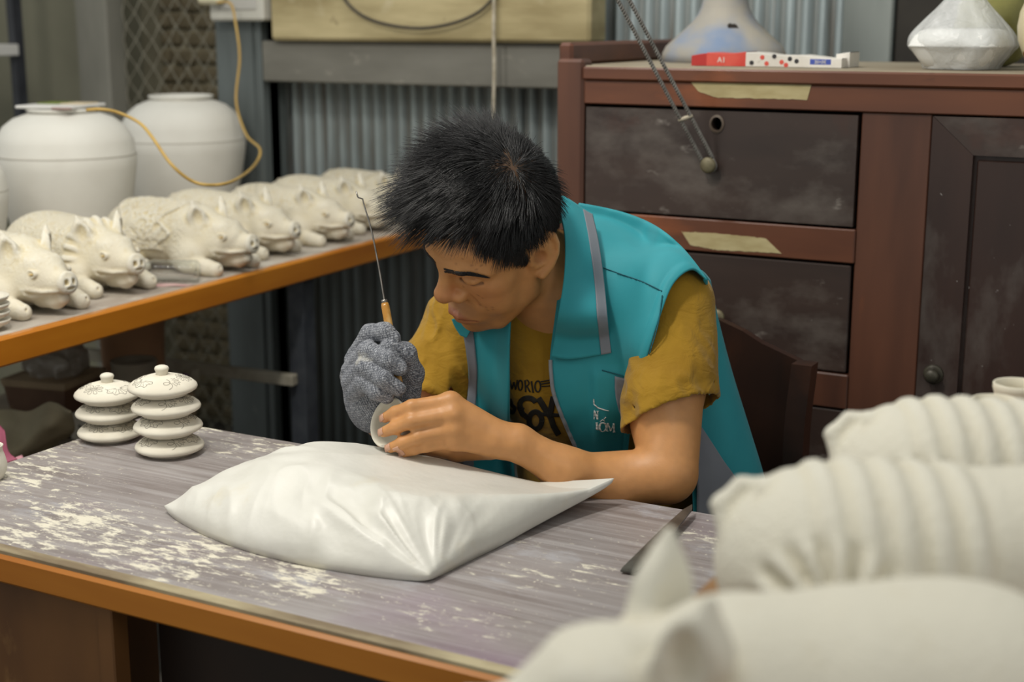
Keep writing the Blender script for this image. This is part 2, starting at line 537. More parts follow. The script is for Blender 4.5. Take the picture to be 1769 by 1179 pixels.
# black cable drooping on the board
p = [ony(560, -330, 3.18), ony(570, -160, 3.18), ony(585, -40, 3.18), ony(600, 5, 3.175), ony(645, 36, 3.17), ony(720, 49, 3.168), ony(790, 38, 3.17), ony(840, 10, 3.175), ony(866, -40, 3.18), ony(880, -160, 3.18), ony(890, -330, 3.18)]
o = MB().tube(catmull(p, 50), .0042, 8).build('black_cable', pmat('black_rubber', srgb(52, 48, 42), srgb(70, 64, 54), 20, .6), smooth=True, base=p[3])
tag(o, 'black cable drooping in a loop over the cream wall board', 'cable')
p = [ony(854, -700, 3.165), ony(854, -300, 3.165), ony(854, -60, 3.165), ony(853, 60, 3.165), ony(854, 120, 3.165), ony(852, 230, 3.165), ony(852, 400, 3.19)]
o = MB().tube(catmull(p, 30), .0045, 8).build('white_cord', pmat('white_cord', srgb(196, 188, 170), srgb(160, 150, 130), 30, .8), smooth=True, base=p[1])
tag(o, 'thin off-white cord hanging straight down in front of the wall beam', 'cord')

# ---- white outlet box with a beige plug on the corner post
a = ony(372, 36, 3.2); b = ony(461, -60, 3.2)
M_wp = pmat('white_plastic', srgb(206, 204, 196), srgb(188, 186, 176), 5, .45)
ob = thing('outlet_box', 'white plastic outlet box on the galvanised corner post', 'outlet', ((a[0]+b[0])/2, 3.224, a[2]))
MB().span((a[0], 3.175, a[2]), (b[0], 3.224, b[2]), .006).build('housing', M_wp, ob, world=True)
MB().span((a[0]+.03, 3.171, a[2]+.03), (b[0]-.02, 3.176, b[2]-.03), .002).build('cover', pmat('grey_white', srgb(182, 180, 174), None, rough=.5), ob, world=True)
c = ony(364, -2, 3.15)
pl = thing('power_plug', 'cream plug pushed into the white outlet box', 'plug', (c[0], 3.15, c[2]))
MB().box(c, (.075, .035, .03), None, .008).build('plug_body', pmat('cream_plastic', srgb(208, 200, 172), None, rough=.45), pl, world=True)
MB().box(c+np.array([.03, .028, .008]), (.03, .03, .02), None, .004).build('plug_pins', M_wp, pl, world=True)
PLUG = c

# ---- black rack post with a white shelf on the left
rk = thing('storage_rack', 'black steel rack upright carrying the end of a white shelf', 'rack', ony(40, 190, 3.26)*np.array([1, 1, 0]))
M_blk = pmat('black_steel', srgb(38, 40, 46), srgb(54, 56, 62), 12, .5)
q = ony(38, 150, 3.26)
MB().span((q[0]-.022, 3.24, 0), (q[0]+.006, 3.245, 2.5)).span((q[0]+.002, 3.245, 0), (q[0]+.006, 3.275, 2.5)).build('upright', M_blk, rk, world=True)
sa = ony(20, 78, 3.1); sb = ony(20, 101, 3.0)
xe = ony(27, 88, 3.22)[0]
MB().span((xe-.7, 2.95, sb[2]), (xe, 3.235, sa[2]), .003).build('shelf', pmat('white_board', srgb(206, 204, 200), None, rough=.6), rk, world=True)
# ================================================================== FURNITURE
# ---- work table
TZ = .75; TX0, TX1, TY0, TY1 = -1.665, -.36, 1.18, 1.744
def table_mat():
    t = NT('dusty_purple_grey_tabletop')
    v = t.coord('Object', (.55, 2.4, 1))
    col = t.mix(t.ramp(t.noise(v, 6, 7, .65), .34, .66), srgb(150, 143, 141), srgb(118, 109, 106))
    vg = t.coord('Object', (.25, 7, 1))
    col = t.mix(t.ramp(t.noise(vg, 14, 5, .6), .45, .75), col, srgb(166, 161, 160))
    vp = t.coord('Object', (1, 1.4, 1), loc=(1.5, .6, 0))
    col = t.mix(t.math('MULTIPLY', t.ramp(t.noise(vp, 2.6, 3), .52, .74), .42), col, srgb(148, 118, 148))
    vb = t.coord('Object', (.6, 1.3, 1), loc=(7, 3, 0))
    col = t.mix(t.math('MULTIPLY', t.ramp(t.noise(vb, 9, 6, .65), .58, .70), .55), col, srgb(184, 186, 194))
    # clay dust: blotches broken up by a fine noise
    vd = t.coord('Object', (.8, 1.1, 1), loc=(2.2, 5.1, 0))
    big = t.ramp(t.noise(vd, 4.2, 4, .6), .44, .70)
    vf = t.coord('Object', (.62, 1.7, 1), loc=(.4, .1, 0))
    fine = t.noise(vf, 44, 9, .70)
    th = t.math('ADD', fine, t.math('MULTIPLY', big, .22))
    dust = t.ramp(th, .645, .73)
    vs = t.coord('Object', (1, 1.2, 1), loc=(9, 4, 0))
    speck = t.ramp(t.math('ADD', t.noise(vs, 150, 3, .6), t.math('MULTIPLY', big, .10)), .70, .74)
    dmask = t.math('MAXIMUM', dust, speck)
    col = t.mix(dmask, col, srgb(214, 208, 190))
    t.base(col)
    r = t.n('ShaderNodeMapRange'); t.l(dmask, r.inputs['Value']); r.inputs['To Min'].default_value = .42; r.inputs['To Max'].default_value = .95
    t.l(r.outputs[0], t.b.inputs['Roughness'])
    nb = t.bump(t.noise(vg, 30, 5), .10, .002)
    t.bump(dmask, .25, .002, nb)
    return t.m
M_orange = pmat('varnished_orange_wood', srgb(186, 122, 44), srgb(160, 96, 30), 5, .32, stretch=(.3, 1, 2.5), lo=.3, hi=.7,
                layers=[(srgb(128, 74, 26), 9, .64, .76, (.5, 1, 1.5)), (srgb(206, 190, 150), 26, .70, .74, (1, 1, 1)), (srgb(70, 44, 24), 40, .76, .79, (1, 1, 1))])
M_brownply = pmat('brown_ply', srgb(124, 84, 44), srgb(92, 60, 32), 4, .5, stretch=(1, 1, .4),
                  layers=[(srgb(150, 112, 66), 7, .58, .72, (1, 1, .5)), (srgb(190, 176, 150), 30, .73, .77, (1, 1, .6))])
M_darkbrown = pmat('dark_brown_ply', srgb(48, 34, 26), srgb(36, 28, 24), 5, .45,
                   layers=[(srgb(86, 56, 34), 4, .60, .75, (1, 1, .6)), (srgb(170, 160, 145), 90, .74, .76, (1, 1, 1))])
tb = thing('work_table', 'desk with dusty purple grey top and varnished orange front edge', 'table', (-1.0, 1.47, 0))
MB().span((TX0, TY0+.020, TZ-.028), (TX1, TY1, TZ), .003).build('tabletop', table_mat(), tb, world=True)
MB().span((TX0, TY0, TZ-.042), (TX1, TY0+.020, TZ-.004), .004).build('front_edge_band', M_orange, tb, world=True)
MB().span((TX0, TY0+.005, TZ-.006), (TX1, TY0+.022, TZ+.0015), .001).build('edge_lip', pmat('dusty_lip', srgb(176, 164, 132), srgb(120, 104, 80), 20, .7, stretch=(.3, 1, 1)), tb, world=True)
for x_ in (TX0+.002, TX1-.02): MB().span((x_, TY0+.02, TZ-.040), (x_+.018, TY1, TZ-.028)).build('side_apron', M_orange, tb, world=True)
xs_ = at_y(178, TY0+.03, .66)[0]; xs2 = at_y(205, TY0+.03, .66)[0]
MB().span((TX0+.03, TY0+.024, .06), (xs_, TY0+.042, TZ-.030)).build('pedestal_panel', M_brownply, tb, world=True)
MB().span((xs_+.001, TY0+.020, .0), (xs2, TY0+.048, TZ-.030), .002).build('stile', M_brownply, tb, world=True)
MB().span((xs2, TY0+.10, .06), (TX1-.05, TY0+.118, TZ-.030)).build('recess_panel', M_darkbrown, tb, world=True)
MB().span((TX0+.012, TY0+.042, 0), (TX0+.03, TY1-.03, TZ-.028)).build('side_panel', M_brownply, tb, world=True)
MB().span((TX1-.05, TY0+.03, 0), (TX1-.03, TY1-.03, TZ-.028)).build('side_panel', M_brownply, tb, world=True)
MB().span((xs2+.0, TY0+.12, 0), (xs2+.018, TY1-.03, TZ-.028)).build('divider', M_darkbrown, tb, world=True)

# ---- bench on the left with orange varnished edge
BZ = .865
E0 = onz(0, 585, BZ); E1 = onz(690, 405, BZ)
bd = (E1-E0); bd[2] = 0; bd /= np.linalg.norm(bd)
BANG = math.atan2(bd[1], bd[0])-PI/2          # bench local y runs along its front edge
Y0 = -.75; Y1 = (3.30-E0[1])/bd[1]
bench = thing('display_bench', 'long bench with dusty top and orange varnished front edge', 'bench', (E0[0], E0[1], 0), BANG)
M_benchtop = pmat('dusty_bench_top', srgb(182, 174, 162), srgb(160, 148, 136), 5, .8, stretch=(2, .6, 1), bump=.1,
                  layers=[(srgb(206, 200, 188), 8, .52, .68, (1, .7, 1)), (srgb(176, 128, 134), 4, .70, .80, (1, 1, 1))])
M_edge = pmat('orange_bench_edge', srgb(206, 132, 38), srgb(178, 104, 26), 6, .28, stretch=(1, .35, 2), lo=.3, hi=.7,
              layers=[(srgb(120, 64, 18), 9, .66, .74, (1, .6, 1.2)), (srgb(224, 214, 186), 34, .74, .77, (1, 1, 1))])
BW = .86
MB().span((-BW, Y0, BZ-.03), (-.022, Y1, BZ), .002).build('bench_top', M_benchtop, bench)
MB().span((-.022, Y0, BZ-.052), (0, Y1, BZ-.001), .004).build('front_edge', M_edge, bench)
M_leg = pmat('painted_dark_steel', srgb(58, 62, 70), srgb(76, 80, 86), 25, .5, layers=[(srgb(130, 130, 130), 60, .68, .73, (1, 1, 1))])
M_rail = pmat('dusty_white_rail', srgb(186, 180, 164), srgb(150, 142, 124), 12, .8)
yl = 0
lp = None
lo_, hi_ = 0, 2.2
for _ in range(50):
    mid = (lo_+hi_)/2; w = E0+bd*mid
    if px((w[0], w[1], .7))[0] < 545: lo_ = mid
    else: hi_ = mid
LY = lo_
for (lx, ly) in ((-.05, LY), (-.05, Y0+.05), (-BW+.05, LY), (-BW+.05, Y0+.05)):
    MB().span((lx-.022, ly-.004, 0), (lx+.022, ly, BZ-.03)).span((lx+.018, ly, 0), (lx+.022, ly+.04, BZ-.03)).build('leg', M_leg, bench)
lw = E0+bd*LY
ZR = onx(530, 664, lw[0])[2]
LSZ = .48
MB().span((-BW+.03, LY-.03, ZR-.014), (-.05, LY-.005, ZR+.012), .002).build('rail', M_rail, bench)
def bench_w(lx, ly, z): return np.array([E0[0]+lx*math.cos(BANG)-ly*math.sin(BANG), E0[1]+lx*math.sin(BANG)+ly*math.cos(BANG), z])
lo_, hi_ = -.5, LY-.06
for _ in range(50):
    mid = (lo_+hi_)/2
    if px(bench_w(-.33, mid, LSZ+.08))[0] < 342: lo_ = mid
    else: hi_ = mid
MB().span((-.34, lo_, LSZ+.06), (-.315, LY-.03, LSZ+.095), .002).build('rail', M_rail, bench)
MB().span((-.07, Y0+.05, .30), (-.045, LY-.01, .34), .002).build('rail', M_leg, bench)
M_lower = pmat('grimy_lower_shelf', srgb(132, 120, 102), srgb(96, 86, 74), 4, .85, layers=[(srgb(140, 130, 112), 9, .6, .75, (1, 1, 1))])
MB().span((-BW+.02, Y0+.03, LSZ-.02), (-.36, LY-.06, LSZ), .002).build('lower_shelf', M_lower, bench)
MB().span((-.36, Y0+.03, LSZ-.02), (-.03, .55, LSZ), .002).build('lower_shelf', M_lower, bench)

# ---- old wooden cabinet
CYF = 2.50; CYB = 3.0
M_mahog = pmat('reddish_cabinet_wood', srgb(112, 68, 46), srgb(82, 49, 36), 4, .40, stretch=(.35, 1, 2.2),
               layers=[(srgb(142, 80, 46), 5, .60, .78, (.5, 1, 1.4)), (srgb(168, 146, 122), 16, .70, .76, (.5, 1, 2)), (srgb(60, 38, 30), 10, .62, .76, (.5, 1, 1.5))])
M_mahogv = pmat('reddish_cabinet_upright', srgb(98, 62, 46), srgb(72, 46, 36), 4, .40, stretch=(2.2, 1, .35),
                layers=[(srgb(146, 80, 44), 6, .62, .78, (1.6, 1, .3)), (srgb(150, 134, 118), 16, .70, .78, (2, 1, .7))])
M_draw = pmat('dark_drawer_wood', srgb(66, 52, 46), srgb(54, 43, 39), 4, .40, stretch=(.5, 1, 2),
              layers=[(srgb(128, 120, 112), 5, .50, .86, (.6, 1, 1)), (srgb(150, 142, 134), 22, .64, .80, (.6, 1, 1.2)), (srgb(170, 164, 156), 110, .72, .76, (1, 1, 1)), (srgb(78, 46, 36), 4, .60, .8, (1, 1, 1))])
M_doorw = pmat('dark_door_wood', srgb(60, 42, 36), srgb(48, 34, 30), 4, .38, stretch=(2, 1, .5),
               layers=[(srgb(116, 110, 104), 5, .50, .84, (1, 1, .5)), (srgb(160, 154, 150), 90, .71, .75, (1, 1, 1))])
M_dustytop = pmat('dusty_cabinet_top', srgb(158, 148, 128), srgb(138, 126, 106), 6, .9, bump=.1, layers=[(srgb(118, 92, 68), 9, .66, .78, (1, 1, 1))])
M_void = pmat('dark_interior', srgb(22, 17, 15), None, rough=.9)
def cxz(x, y): q = ony(x, y, CYF); return q[0], q[2]
XA, _ = cxz(966, 120); XBb, _ = cxz(1012, 180); XD, _ = cxz(1482, 290); XS, _ = cxz(1605, 300)
ZTOP = cxz(1300, 118)[1]; ZR1 = cxz(1250, 186)[1]; ZD1 = cxz(1250, 380)[1]; ZD2 = cxz(1250, 437)[1]
ZD3 = cxz(1440, 645)[1]; ZD4 = cxz(1440, 704)[1]
XR = .22
cab = thing('storage_cabinet', 'large old dark reddish wooden cabinet with drawers and framed door', 'cabinet', ((XA+XR)/2, 2.75, 0))
W = dict(world=True)
MB().span((XA, CYF-.012, 0), (XBb, CYF+.03, ZTOP+.012), .006).build('corner_post', M_mahogv, cab, **W)
MB().span((XA, CYF+.03, 0), (XA+.02, CYB, ZTOP)).build('side_panel', M_mahogv, cab, **W)
MB().span((XR-.02, CYF, 0), (XR, CYB, ZTOP)).build('side_panel', M_mahogv, cab, **W)
MB().span((XA, CYF-.005, ZTOP-.018), (XR+.01, CYB, ZTOP), .003).build('cabinet_top', M_dustytop, cab, **W)
MB().span((XBb, CYF-.016, ZTOP-.026), (XR+.01, CYF-.004, ZTOP-.002), .003).build('top_moulding', M_mahog, cab, **W)
MB().span((XBb, CYF-.008, ZR1), (XR, CYF+.016, ZTOP-.026), .002).build('top_rail', M_mahog, cab, **W)
MB().span((XA, CYF-.005, ZTOP), (XA+.03, CYB, ZTOP+.042), .006).build('gallery_rail', M_mahog, cab, **W)
MB().span((XD+.003, CYF-.002, 0), (XS, CYF+.02, ZR1), .002).build('centre_stile', M_mahogv, cab, **W)
MB().span((XBb, CYF-.006, ZD2), (XD+.003, CYF+.016, ZD1-.001), .002).build('drawer_rail', M_mahog, cab, **W)
MB().span((XBb, CYF-.006, ZD4), (XD+.003, CYF+.016, ZD3), .002).build('drawer_rail', M_mahogv, cab, **W)
MB().span((XBb, CYF-.006, .0), (XR, CYF+.016, .12), .002).build('plinth', M_mahog, cab, **W)
MB().span((XA+.02, CYF+.05, .02), (XR-.02, CYB-.01, ZTOP-.02)).build('carcass', M_void, cab, **W)
# drawer front with finger hole
def plate_with_hole(x0, x1, z0, z1, y0, y1, hc, hr, n=32):
    v = []; f = []
    cor = [(x0, z0), (x1, z0), (x1, z1), (x0, z1)]
    hole = [(hc[0]+hr*.85*math.cos(2*PI*k/n), hc[1]+hr*math.sin(2*PI*k/n)) for k in range(n)]
    def edgept(k):
        a = 2*PI*k/n; dx, dz = math.cos(a), math.sin(a)
        t = min([(x1-hc[0])/dx if dx > 1e-9 else 1e9, (x0-hc[0])/dx if dx < -1e-9 else 1e9,
                 (z1-hc[1])/dz if dz > 1e-9 else 1e9, (z0-hc[1])/dz if dz < -1e-9 else 1e9])
        return (hc[0]+dx*t, hc[1]+dz*t)
    ks = list(range(n))
    outer = [edgept(k) for k in ks]
    # snap to corners
    for c in cor:
        j = min(range(n), key=lambda q: (outer[q][0]-c[0])**2+(outer[q][1]-c[1])**2); outer[j] = c
    for y in (y0, y1):
        v += [(a, y, b) for a, b in outer]+[(a, y, b) for a, b in hole]
    for k in range(n):
        k2 = (k+1) % n
        f.append((k, k2, n+k2, n+k)); f.append((2*n+k2, 2*n+k, 3*n+k, 3*n+k2))
        f.append((k2, k, 2*n+k, 2*n+k2)); f.append((n+k, n+k2, 3*n+k2, 3*n+k))
    return v, f
hx, hz = cxz(1240, 214); kx, kz = cxz(1231, 284)
v, f = plate_with_hole(XBb+.003, XD-.003, ZD1+.004, ZR1-.006, CYF-.004, CYF+.014, (hx, hz), .0125)
dr = MB().add(v, f).build('drawer', M_draw, cab, **W)
MB().lathe([(.0125, .014), (.0165, .014), (.0165, .016), (.0125, .018), (.0115, .014)], 28, (hx, CYF-.02+.0, hz), rotx(PI/2)@np.diag([.85, 1, 1])).build('hole_rim', pmat('worn_rim', srgb(96, 82, 70), None, rough=.6), dr, world=True).location.y += .03
kn = MB().lathe([(0, .024), (.010, .0235), (.0145, .021), (.015, .018), (.011, .015), (.007, .012), (.006, 0), (0, 0)], 28, (kx, CYF-.004, kz), rotx(PI/2)).build('knob', pmat('brass_knob', srgb(122, 114, 88), srgb(96, 88, 66), 40, .5, metallic=.2), dr, world=True, smooth=True)
KNOB = np.array([kx, CYF-.016, kz])
d2 = MB().span((XBb+.003, CYF-.002, ZD3+.003), (XD-.003, CYF+.014, ZD2-.005), .002).build('drawer', M_draw, cab, **W)
k2 = cxz(1245, 545)
MB().lathe([(0, .024), (.010, .0235), (.0145, .021), (.015, .018), (.011, .015), (.007, .012), (.006, 0), (0, 0)], 28, (k2[0], CYF-.002, k2[1]), rotx(PI/2)).build('knob', kn.data.materials[0], d2, world=True, smooth=True)
MB().span((XBb+.003, CYF-.002, .125), (XD-.003, CYF+.014, ZD4-.004), .002).build('drawer', M_draw, cab, **W)
# framed doors
xs3 = cxz(1671, 400)[0]; zt2 = cxz(1700, 269)[1]; sw = xs3-XS
def door(x0, x1, knob):
    root = None
    z0, z1 = .125, ZR1-.003
    hw = z1-zt2
    y0, y1 = CYF-.006, CYF+.016
    mbx = MB().add([(x0, y0, z0), (x0, y1, z0), (x0, y0, z1), (x0, y1, z1), (x0+sw, y0, z1-hw), (x0+sw, y1, z1-hw), (x0+sw, y0, z0), (x0+sw, y1, z0)],
                   [(0, 6, 4, 2), (1, 3, 5, 7), (0, 2, 3, 1), (6, 7, 5, 4), (2, 4, 5, 3), (0, 1, 7, 6)])
    st = mbx.build('door', M_doorw, cab, **W)                     # hinge stile with mitred head
    MB().add([(x0+.001, y0, z1), (x1-.001, y0, z1), (x1-sw, y0, z1-hw), (x0+sw+.0006, y0, z1-hw), (x0+.001, y1, z1), (x1-.001, y1, z1), (x1-sw, y1, z1-hw), (x0+sw+.0006, y1, z1-hw)],
             [(0, 3, 2, 1), (4, 5, 6, 7), (0, 1, 5, 4), (3, 7, 6, 2), (0, 4, 7, 3), (1, 2, 6, 5)]).build('head_rail', M_draw, st, world=True)
    MB().span((x1-sw, y0, z0), (x1, y1, z1-hw)).build('lock_stile', M_doorw, st, world=True)
    MB().span((x0+sw, y0, z0), (x1-sw, y1, z0+hw)).build('bottom_rail', M_doorw, st, world=True)
    MB().span((x0+sw-.004, y0+.012, z0+hw-.01), (x1-sw+.004, y0+.017, z1-hw+.01)).span((x0+sw+.006, y0+.007, z0+hw+.006), (x1-sw-.006, y0+.013, z1-hw-.008), .003).build('panel', M_doorw, st, world=True)
    if knob:
        M_kn = pmat('dull_brass', srgb(84, 80, 66), srgb(60, 56, 48), 30, .45, metallic=.4)
        a = cxz(1614, 646); b = cxz(1606, 705)
        MB().lathe([(0, .022), (.009, .021), (.0125, .017), (.012, .012), (.007, .008), (.016, .003), (.018, 0), (0, 0)], 24, (a[0], y0, a[1]), rotx(PI/2)).build('knob', M_kn, st, world=True, smooth=True)
        MB().lathe([(0, .008), (.006, .007), (.010, .004), (.011, 0), (0, 0)], 24, (b[0], y0, b[1]), rotx(PI/2)).build('lock', M_kn, st, world=True, smooth=True)
door(XS+.002, XR-.004, True)
# masking tape strips
def tape(pa, y, label, ragged):
    q = [np.array(cxz(*p)) for p in pa]
    n = 40
    top = np.array([np.interp(np.linspace(0, 1, n), np.linspace(0, 1, len(pa)//2), [q[i][k] for i in range(len(pa)//2)]) for k in (0, 1)]).T
    bot = np.array([np.interp(np.linspace(0, 1, n), np.linspace(0, 1, len(pa)//2), [q[-1-i][k] for i in range(len(pa)//2)]) for k in (0, 1)]).T
    r = np.random.default_rng(3)
    top[:, 1] += r.normal(0, .0004, n); bot[:, 1] += r.normal(0, .0004, n)
    v = []
    for yy in (y-.0012, y+.001):
        v += [(a, yy, b) for a, b in top]+[(a, yy, b) for a, b in bot]
    f = []
    for i in range(n-1):
        f += [(i, n+i, n+i+1, i+1), (2*n+i, 2*n+i+1, 3*n+i+1, 3*n+i), (i, i+1, 2*n+i+1, 2*n+i), (n+i, 3*n+i, 3*n+i+1, n+i+1)]
    f += [(0, 2*n, 3*n, n), (n-1, 2*n-1, 4*n-1, 3*n-1)]
    o = MB().add(v, f).build('tape_strip', pmat('masking_tape', srgb(186, 172, 130), srgb(166, 150, 106), 14, .8, stretch=(1, 1, 3), layers=[(srgb(120, 88, 60), 30, .70, .76, (.5, 1, 3))]), base=(q[0][0], y, q[0][1]))
    tag(o, label, 'tape')
tape([(1196, 142), (1225, 138), (1405, 143), (1397, 172), (1240, 168), (1210, 158)], CYF-.008, 'strip of old masking tape stuck on the top rail of the cabinet', 1)
tape([(1180, 400), (1230, 402), (1325, 411), (1352, 437), (1240, 431), (1195, 423)], CYF-.006, 'strip of torn masking tape stuck on the rail between the cabinet drawers', 1)

# ---- chair behind the man
CHY = 2.30
M_chair = pmat('dark_polished_chair_wood', srgb(52, 32, 24), srgb(38, 25, 20), 4, .28, stretch=(1, 1, .6),
               layers=[(srgb(84, 48, 30), 3, .58, .78, (.8, 1, .5)), (srgb(120, 112, 104), 40, .74, .79, (1, 1, 1))])
ch = thing('wooden_chair', 'dark polished wooden chair with curved solid back behind the man', 'chair', (-.85, 2.1, 0))
def chz(x, y): q = ony(x, y, CHY); return q[0], q[2]
prof = [chz(1392, 618), chz(1360, 606), chz(1320, 590), chz(1285, 570), chz(1245, 553), chz(1190, 540)]
xr, _ = chz(1404, 650); xc = prof[-1][0]-.03
prof = [(a, b) for a, b in prof]
left = [(2*xc-a, b) for a, b in prof[::-1]]
top = prof+left                                           # from right to left
n = len(top)
curve = lambda x: .035*((x-xc)/.25)**2
v = []
zb_ = .50
for dy in (0, .018):
    v += [(a, CHY+dy-curve(a), b) for a, b in top]+[(a, CHY+dy-curve(a), zb_) for a, b in top]
f = []
for i in range(n-1):
    f += [(i, i+1, n+i+1, n+i), (2*n+i, 3*n+i, 3*n+i+1, 2*n+i+1), (i, 2*n+i, 2*n+i+1, i+1), (n+i, n+i+1, 3*n+i+1, 3*n+i)]
f += [(0, n, 3*n, 2*n), (n-1, 3*n-1, 4*n-1, 2*n-1)]
MB().add(v, f).build('backrest', M_chair, ch, **W)
for sx in (1, -1):
    x = xc+sx*(xr-xc)
    p = [(x, CHY-.02, 0), (x, CHY-.035, .45), (x+sx*-.006, CHY-.018-curve(x), .70), (x, CHY-.01-curve(x), chz(1400, 619)[1]+.002)]
    cp = catmull(p, 16)
    mbx = MB()
    for a, b in zip(cp, cp[1:]):
        pass
    G = np.array([[(q[0]+ox, q[1]+oy, q[2]) for ox, oy in ((-.017, -.018), (.017, -.018), (.017, .018), (-.017, .018), (-.017, -.018))] for q in cp])
    mbx.grid(G)
    mbx.add([G[-1][k] for k in range(4)], [(0, 1, 2, 3)]); mbx.add([G[0][k] for k in range(4)], [(3, 2, 1, 0)])
    mbx.build('back_post', M_chair, ch, **W)
    MB().span((x-.018, 1.90, 0), (x+.018, 1.936, .42), .003).build('leg', M_chair, ch, **W)
    MB().span((x-.01, 1.93, .22), (x+.01, CHY-.03, .25), .003).build('stretcher', M_chair, ch, **W)
xw = abs(xr-xc)
MB().span((xc-xw-.02, 1.88, .418), (xc+xw+.02, CHY-.03, .444), .006).build('seat', M_chair, ch, **W)
# ================================================================== THE MAN
HEAD_O = np.array([-1.019, 1.805, 1.093]); HS = 1.03
HY, HP, HR = math.radians(150.9), math.radians(-33.7), math.radians(-24.5)
HEAD_R = rotz(HY)@rotx(HP)@roty(HR)                   # local x right, y forward, z up
def h2w(p): return HS*np.asarray(p, float)@HEAD_R.T+HEAD_O
def w2h(p): return (p-HEAD_O.astype(np.float32))@HEAD_R.astype(np.float32)/np.float32(HS)

def mir(a): return np.array([-a[0], a[1], a[2]])
def ear_pt(y, z, o=0.0, s=-1):
    """ear plane: y back(-)/front, z up, o outwards"""
    y *= 1.22; z *= 1.22
    x = .0735+max(0., .006-y)*.36+o
    a = math.radians(10); yy = y*math.cos(a)-z*math.sin(a); zz = y*math.sin(a)+z*math.cos(a)
    return np.array([s*x, yy+.002, zz+.002])
HEL = [(.004, .004), (.004, .020), (-.004, .031), (-.015, .033), (-.024, .026), (-.027, .012), (-.025, -.003), (-.018, -.016), (-.008, -.026)]
ANT = [(-.010, .021), (-.0175, .013), (-.0175, .000), (-.011, -.011), (-.004, -.013)]
def head_sdf(p):
    q = w2h(p)
    aq = q.copy(); aq[:, 0] = np.abs(q[:, 0])         # symmetric features on +x
    d = s_ell(q, (0, -.006, .052), (.080, .095, .095))
    d = smin(d, s_ell(q, (0, .030, .042), (.066, .065, .066)), .02)
    d = smin(d, s_ell(q, (0, .040, -.028), (.060, .056, .076)), .025)
    d = smin(d, s_ell(aq, (.044, .052, -.012), (.022, .024, .019)), .022)      # cheekbone
    d = smin(d, s_ell(aq, (.041, .055, -.052), (.023, .024, .026)), .022)      # cheek
    jaw = s_chain(aq, [(.058, .002, -.030), (.056, .014, -.066), (.034, .062, -.098), (0, .080, -.106)], [.014, .0155, .0160, .0165])
    d = smin(d, jaw, .022)
    d = smin(d, s_ell(q, (0, .081, -.104), (.021, .017, .016)), .014)
    d = smin(d, s_ell(q, (0, .075, -.073), (.037, .030, .025)), .018)          # mouth mound
    brow = s_chain(aq, [(.010, .092, .028), (.030, .090, .034), (.055, .066, .026)], [.0090, .0095, .008])
    d = smin(d, brow, .014)
    d = smax(d, -s_ell(aq, (.031, .099, .011), (.019, .013, .011)), .014)      # socket
    d = smin(d, s_ell(aq, (.032, .0755, .010), (.0170, .0160, .0130)), .005)   # lid
    # lid line: a fine crease under the upper lid
    cr = s_chain(aq, [(.016, .0855, .003), (.026, .0905, -.0005), (.037, .0890, .000), (.049, .0760, .006)], [.0022]*4)
    d = smax(d, -cr, .003)
    cr2 = s_chain(aq, [(.018, .0860, .015), (.030, .0905, .0195), (.046, .0800, .0165)], [.0016]*3)
    d = smax(d, -cr2, .003)
    # nose
    d = smin(d, s_chain(q, [(0, .088, .028), (0, .100, .008), (0, .112, -.014)], [.0075, .0085, .0105]), .014)
    d = smin(d, s_ell(q, (0, .112, -.020), (.0140, .0130, .0115)), .010)
    d = smin(d, s_ell(aq, (.0175, .098, -.025), (.0098, .0120, .0090)), .007)
    d = smax(d, -s_ell(aq, (.0075, .106, -.034), (.0042, .006, .004)), .004)
    fold = s_chain(aq, [(.030, .091, -.026), (.037, .083, -.046)], [.0008, .0004])
    d = smax(d, -fold, .008)
    # lips (slightly pursed)
    up = s_chain(aq, [(.0, .1055, -.0680), (.008, .1060, -.0690), (.029, .0890, -.0760)], [.0060, .0060, .0028])
    lo_ = s_chain(aq, [(.0, .1025, -.0820), (.011, .0995, -.0810), (.028, .0885, -.0775)], [.0072, .0064, .0027])
    d = smin(d, up, .006); d = smin(d, lo_, .006)
    ml = s_chain(aq, [(.0, .1105, -.0750), (.010, .1085, -.0750), (.030, .0925, -.0768)], [.0016, .0016, .0012])
    d = smax(d, -ml, .003)
    d = smax(d, -s_ell(q, (0, .1065, -.0560), (.0028, .004, .008)), .005)      # philtrum
    # ears
    for s in (-1, 1):
        m_ = (q[:, 0]*s > .045)
        if not m_.any(): continue
        qq = q[m_]; e = None
        hel = [ear_pt(y, z, 0, s) for y, z in HEL]
        e = s_chain(qq, hel, [.0036, .0042, .0046, .0046, .0046, .0048, .0052, .0062, .0078])
        plate = s_ell(qq, ear_pt(-.010, .004, -.0030, s), (.0038, .0225, .0345), rotz(s*.34)@rotx(math.radians(10)))
        e = smin(e, plate, .005)
        e = smin(e, s_chain(qq, [ear_pt(y, z, -.001, s) for y, z in ANT], [.0026]*5), .004)
        e = smin(e, s_cap(qq, ear_pt(.0035, .002, -.002, s), ear_pt(.003, -.007, -.001, s), .0040), .004)
        e = smax(e, -s_ell(qq, ear_pt(-.007, .000, .0035, s), (.0095, .0085, .0125)), .003)
        e = smax(e, -s_chain(qq, [ear_pt(-.003, .022, .0035, s), ear_pt(-.014, .026, .0035, s), ear_pt(-.0215, .016, .0035, s), ear_pt(-.0225, .004, .0035, s)], [.0024]*4), .002)
        root = s_cap(qq, ear_pt(-.006, .016, -.011, s), ear_pt(-.004, -.012, -.010, s), .0075)
        e = smin(e, root, .008)
        dd = d[m_]; d[m_] = smin(dd, e, .006)
    return d*HS

L_SH = P(1168, 525, 2.11); L_EL = P(1152, 818, 2.03); L_MID = P(1060, 832, 2.036); L_WR = P(893, 765, 1.99)
R_SH = P(800, 560, 2.30); R_EL = P(728, 765, 2.29); R_WR = P(640, 706, 2.06)
NECKB = np.array([-.970, 1.935, 1.010])
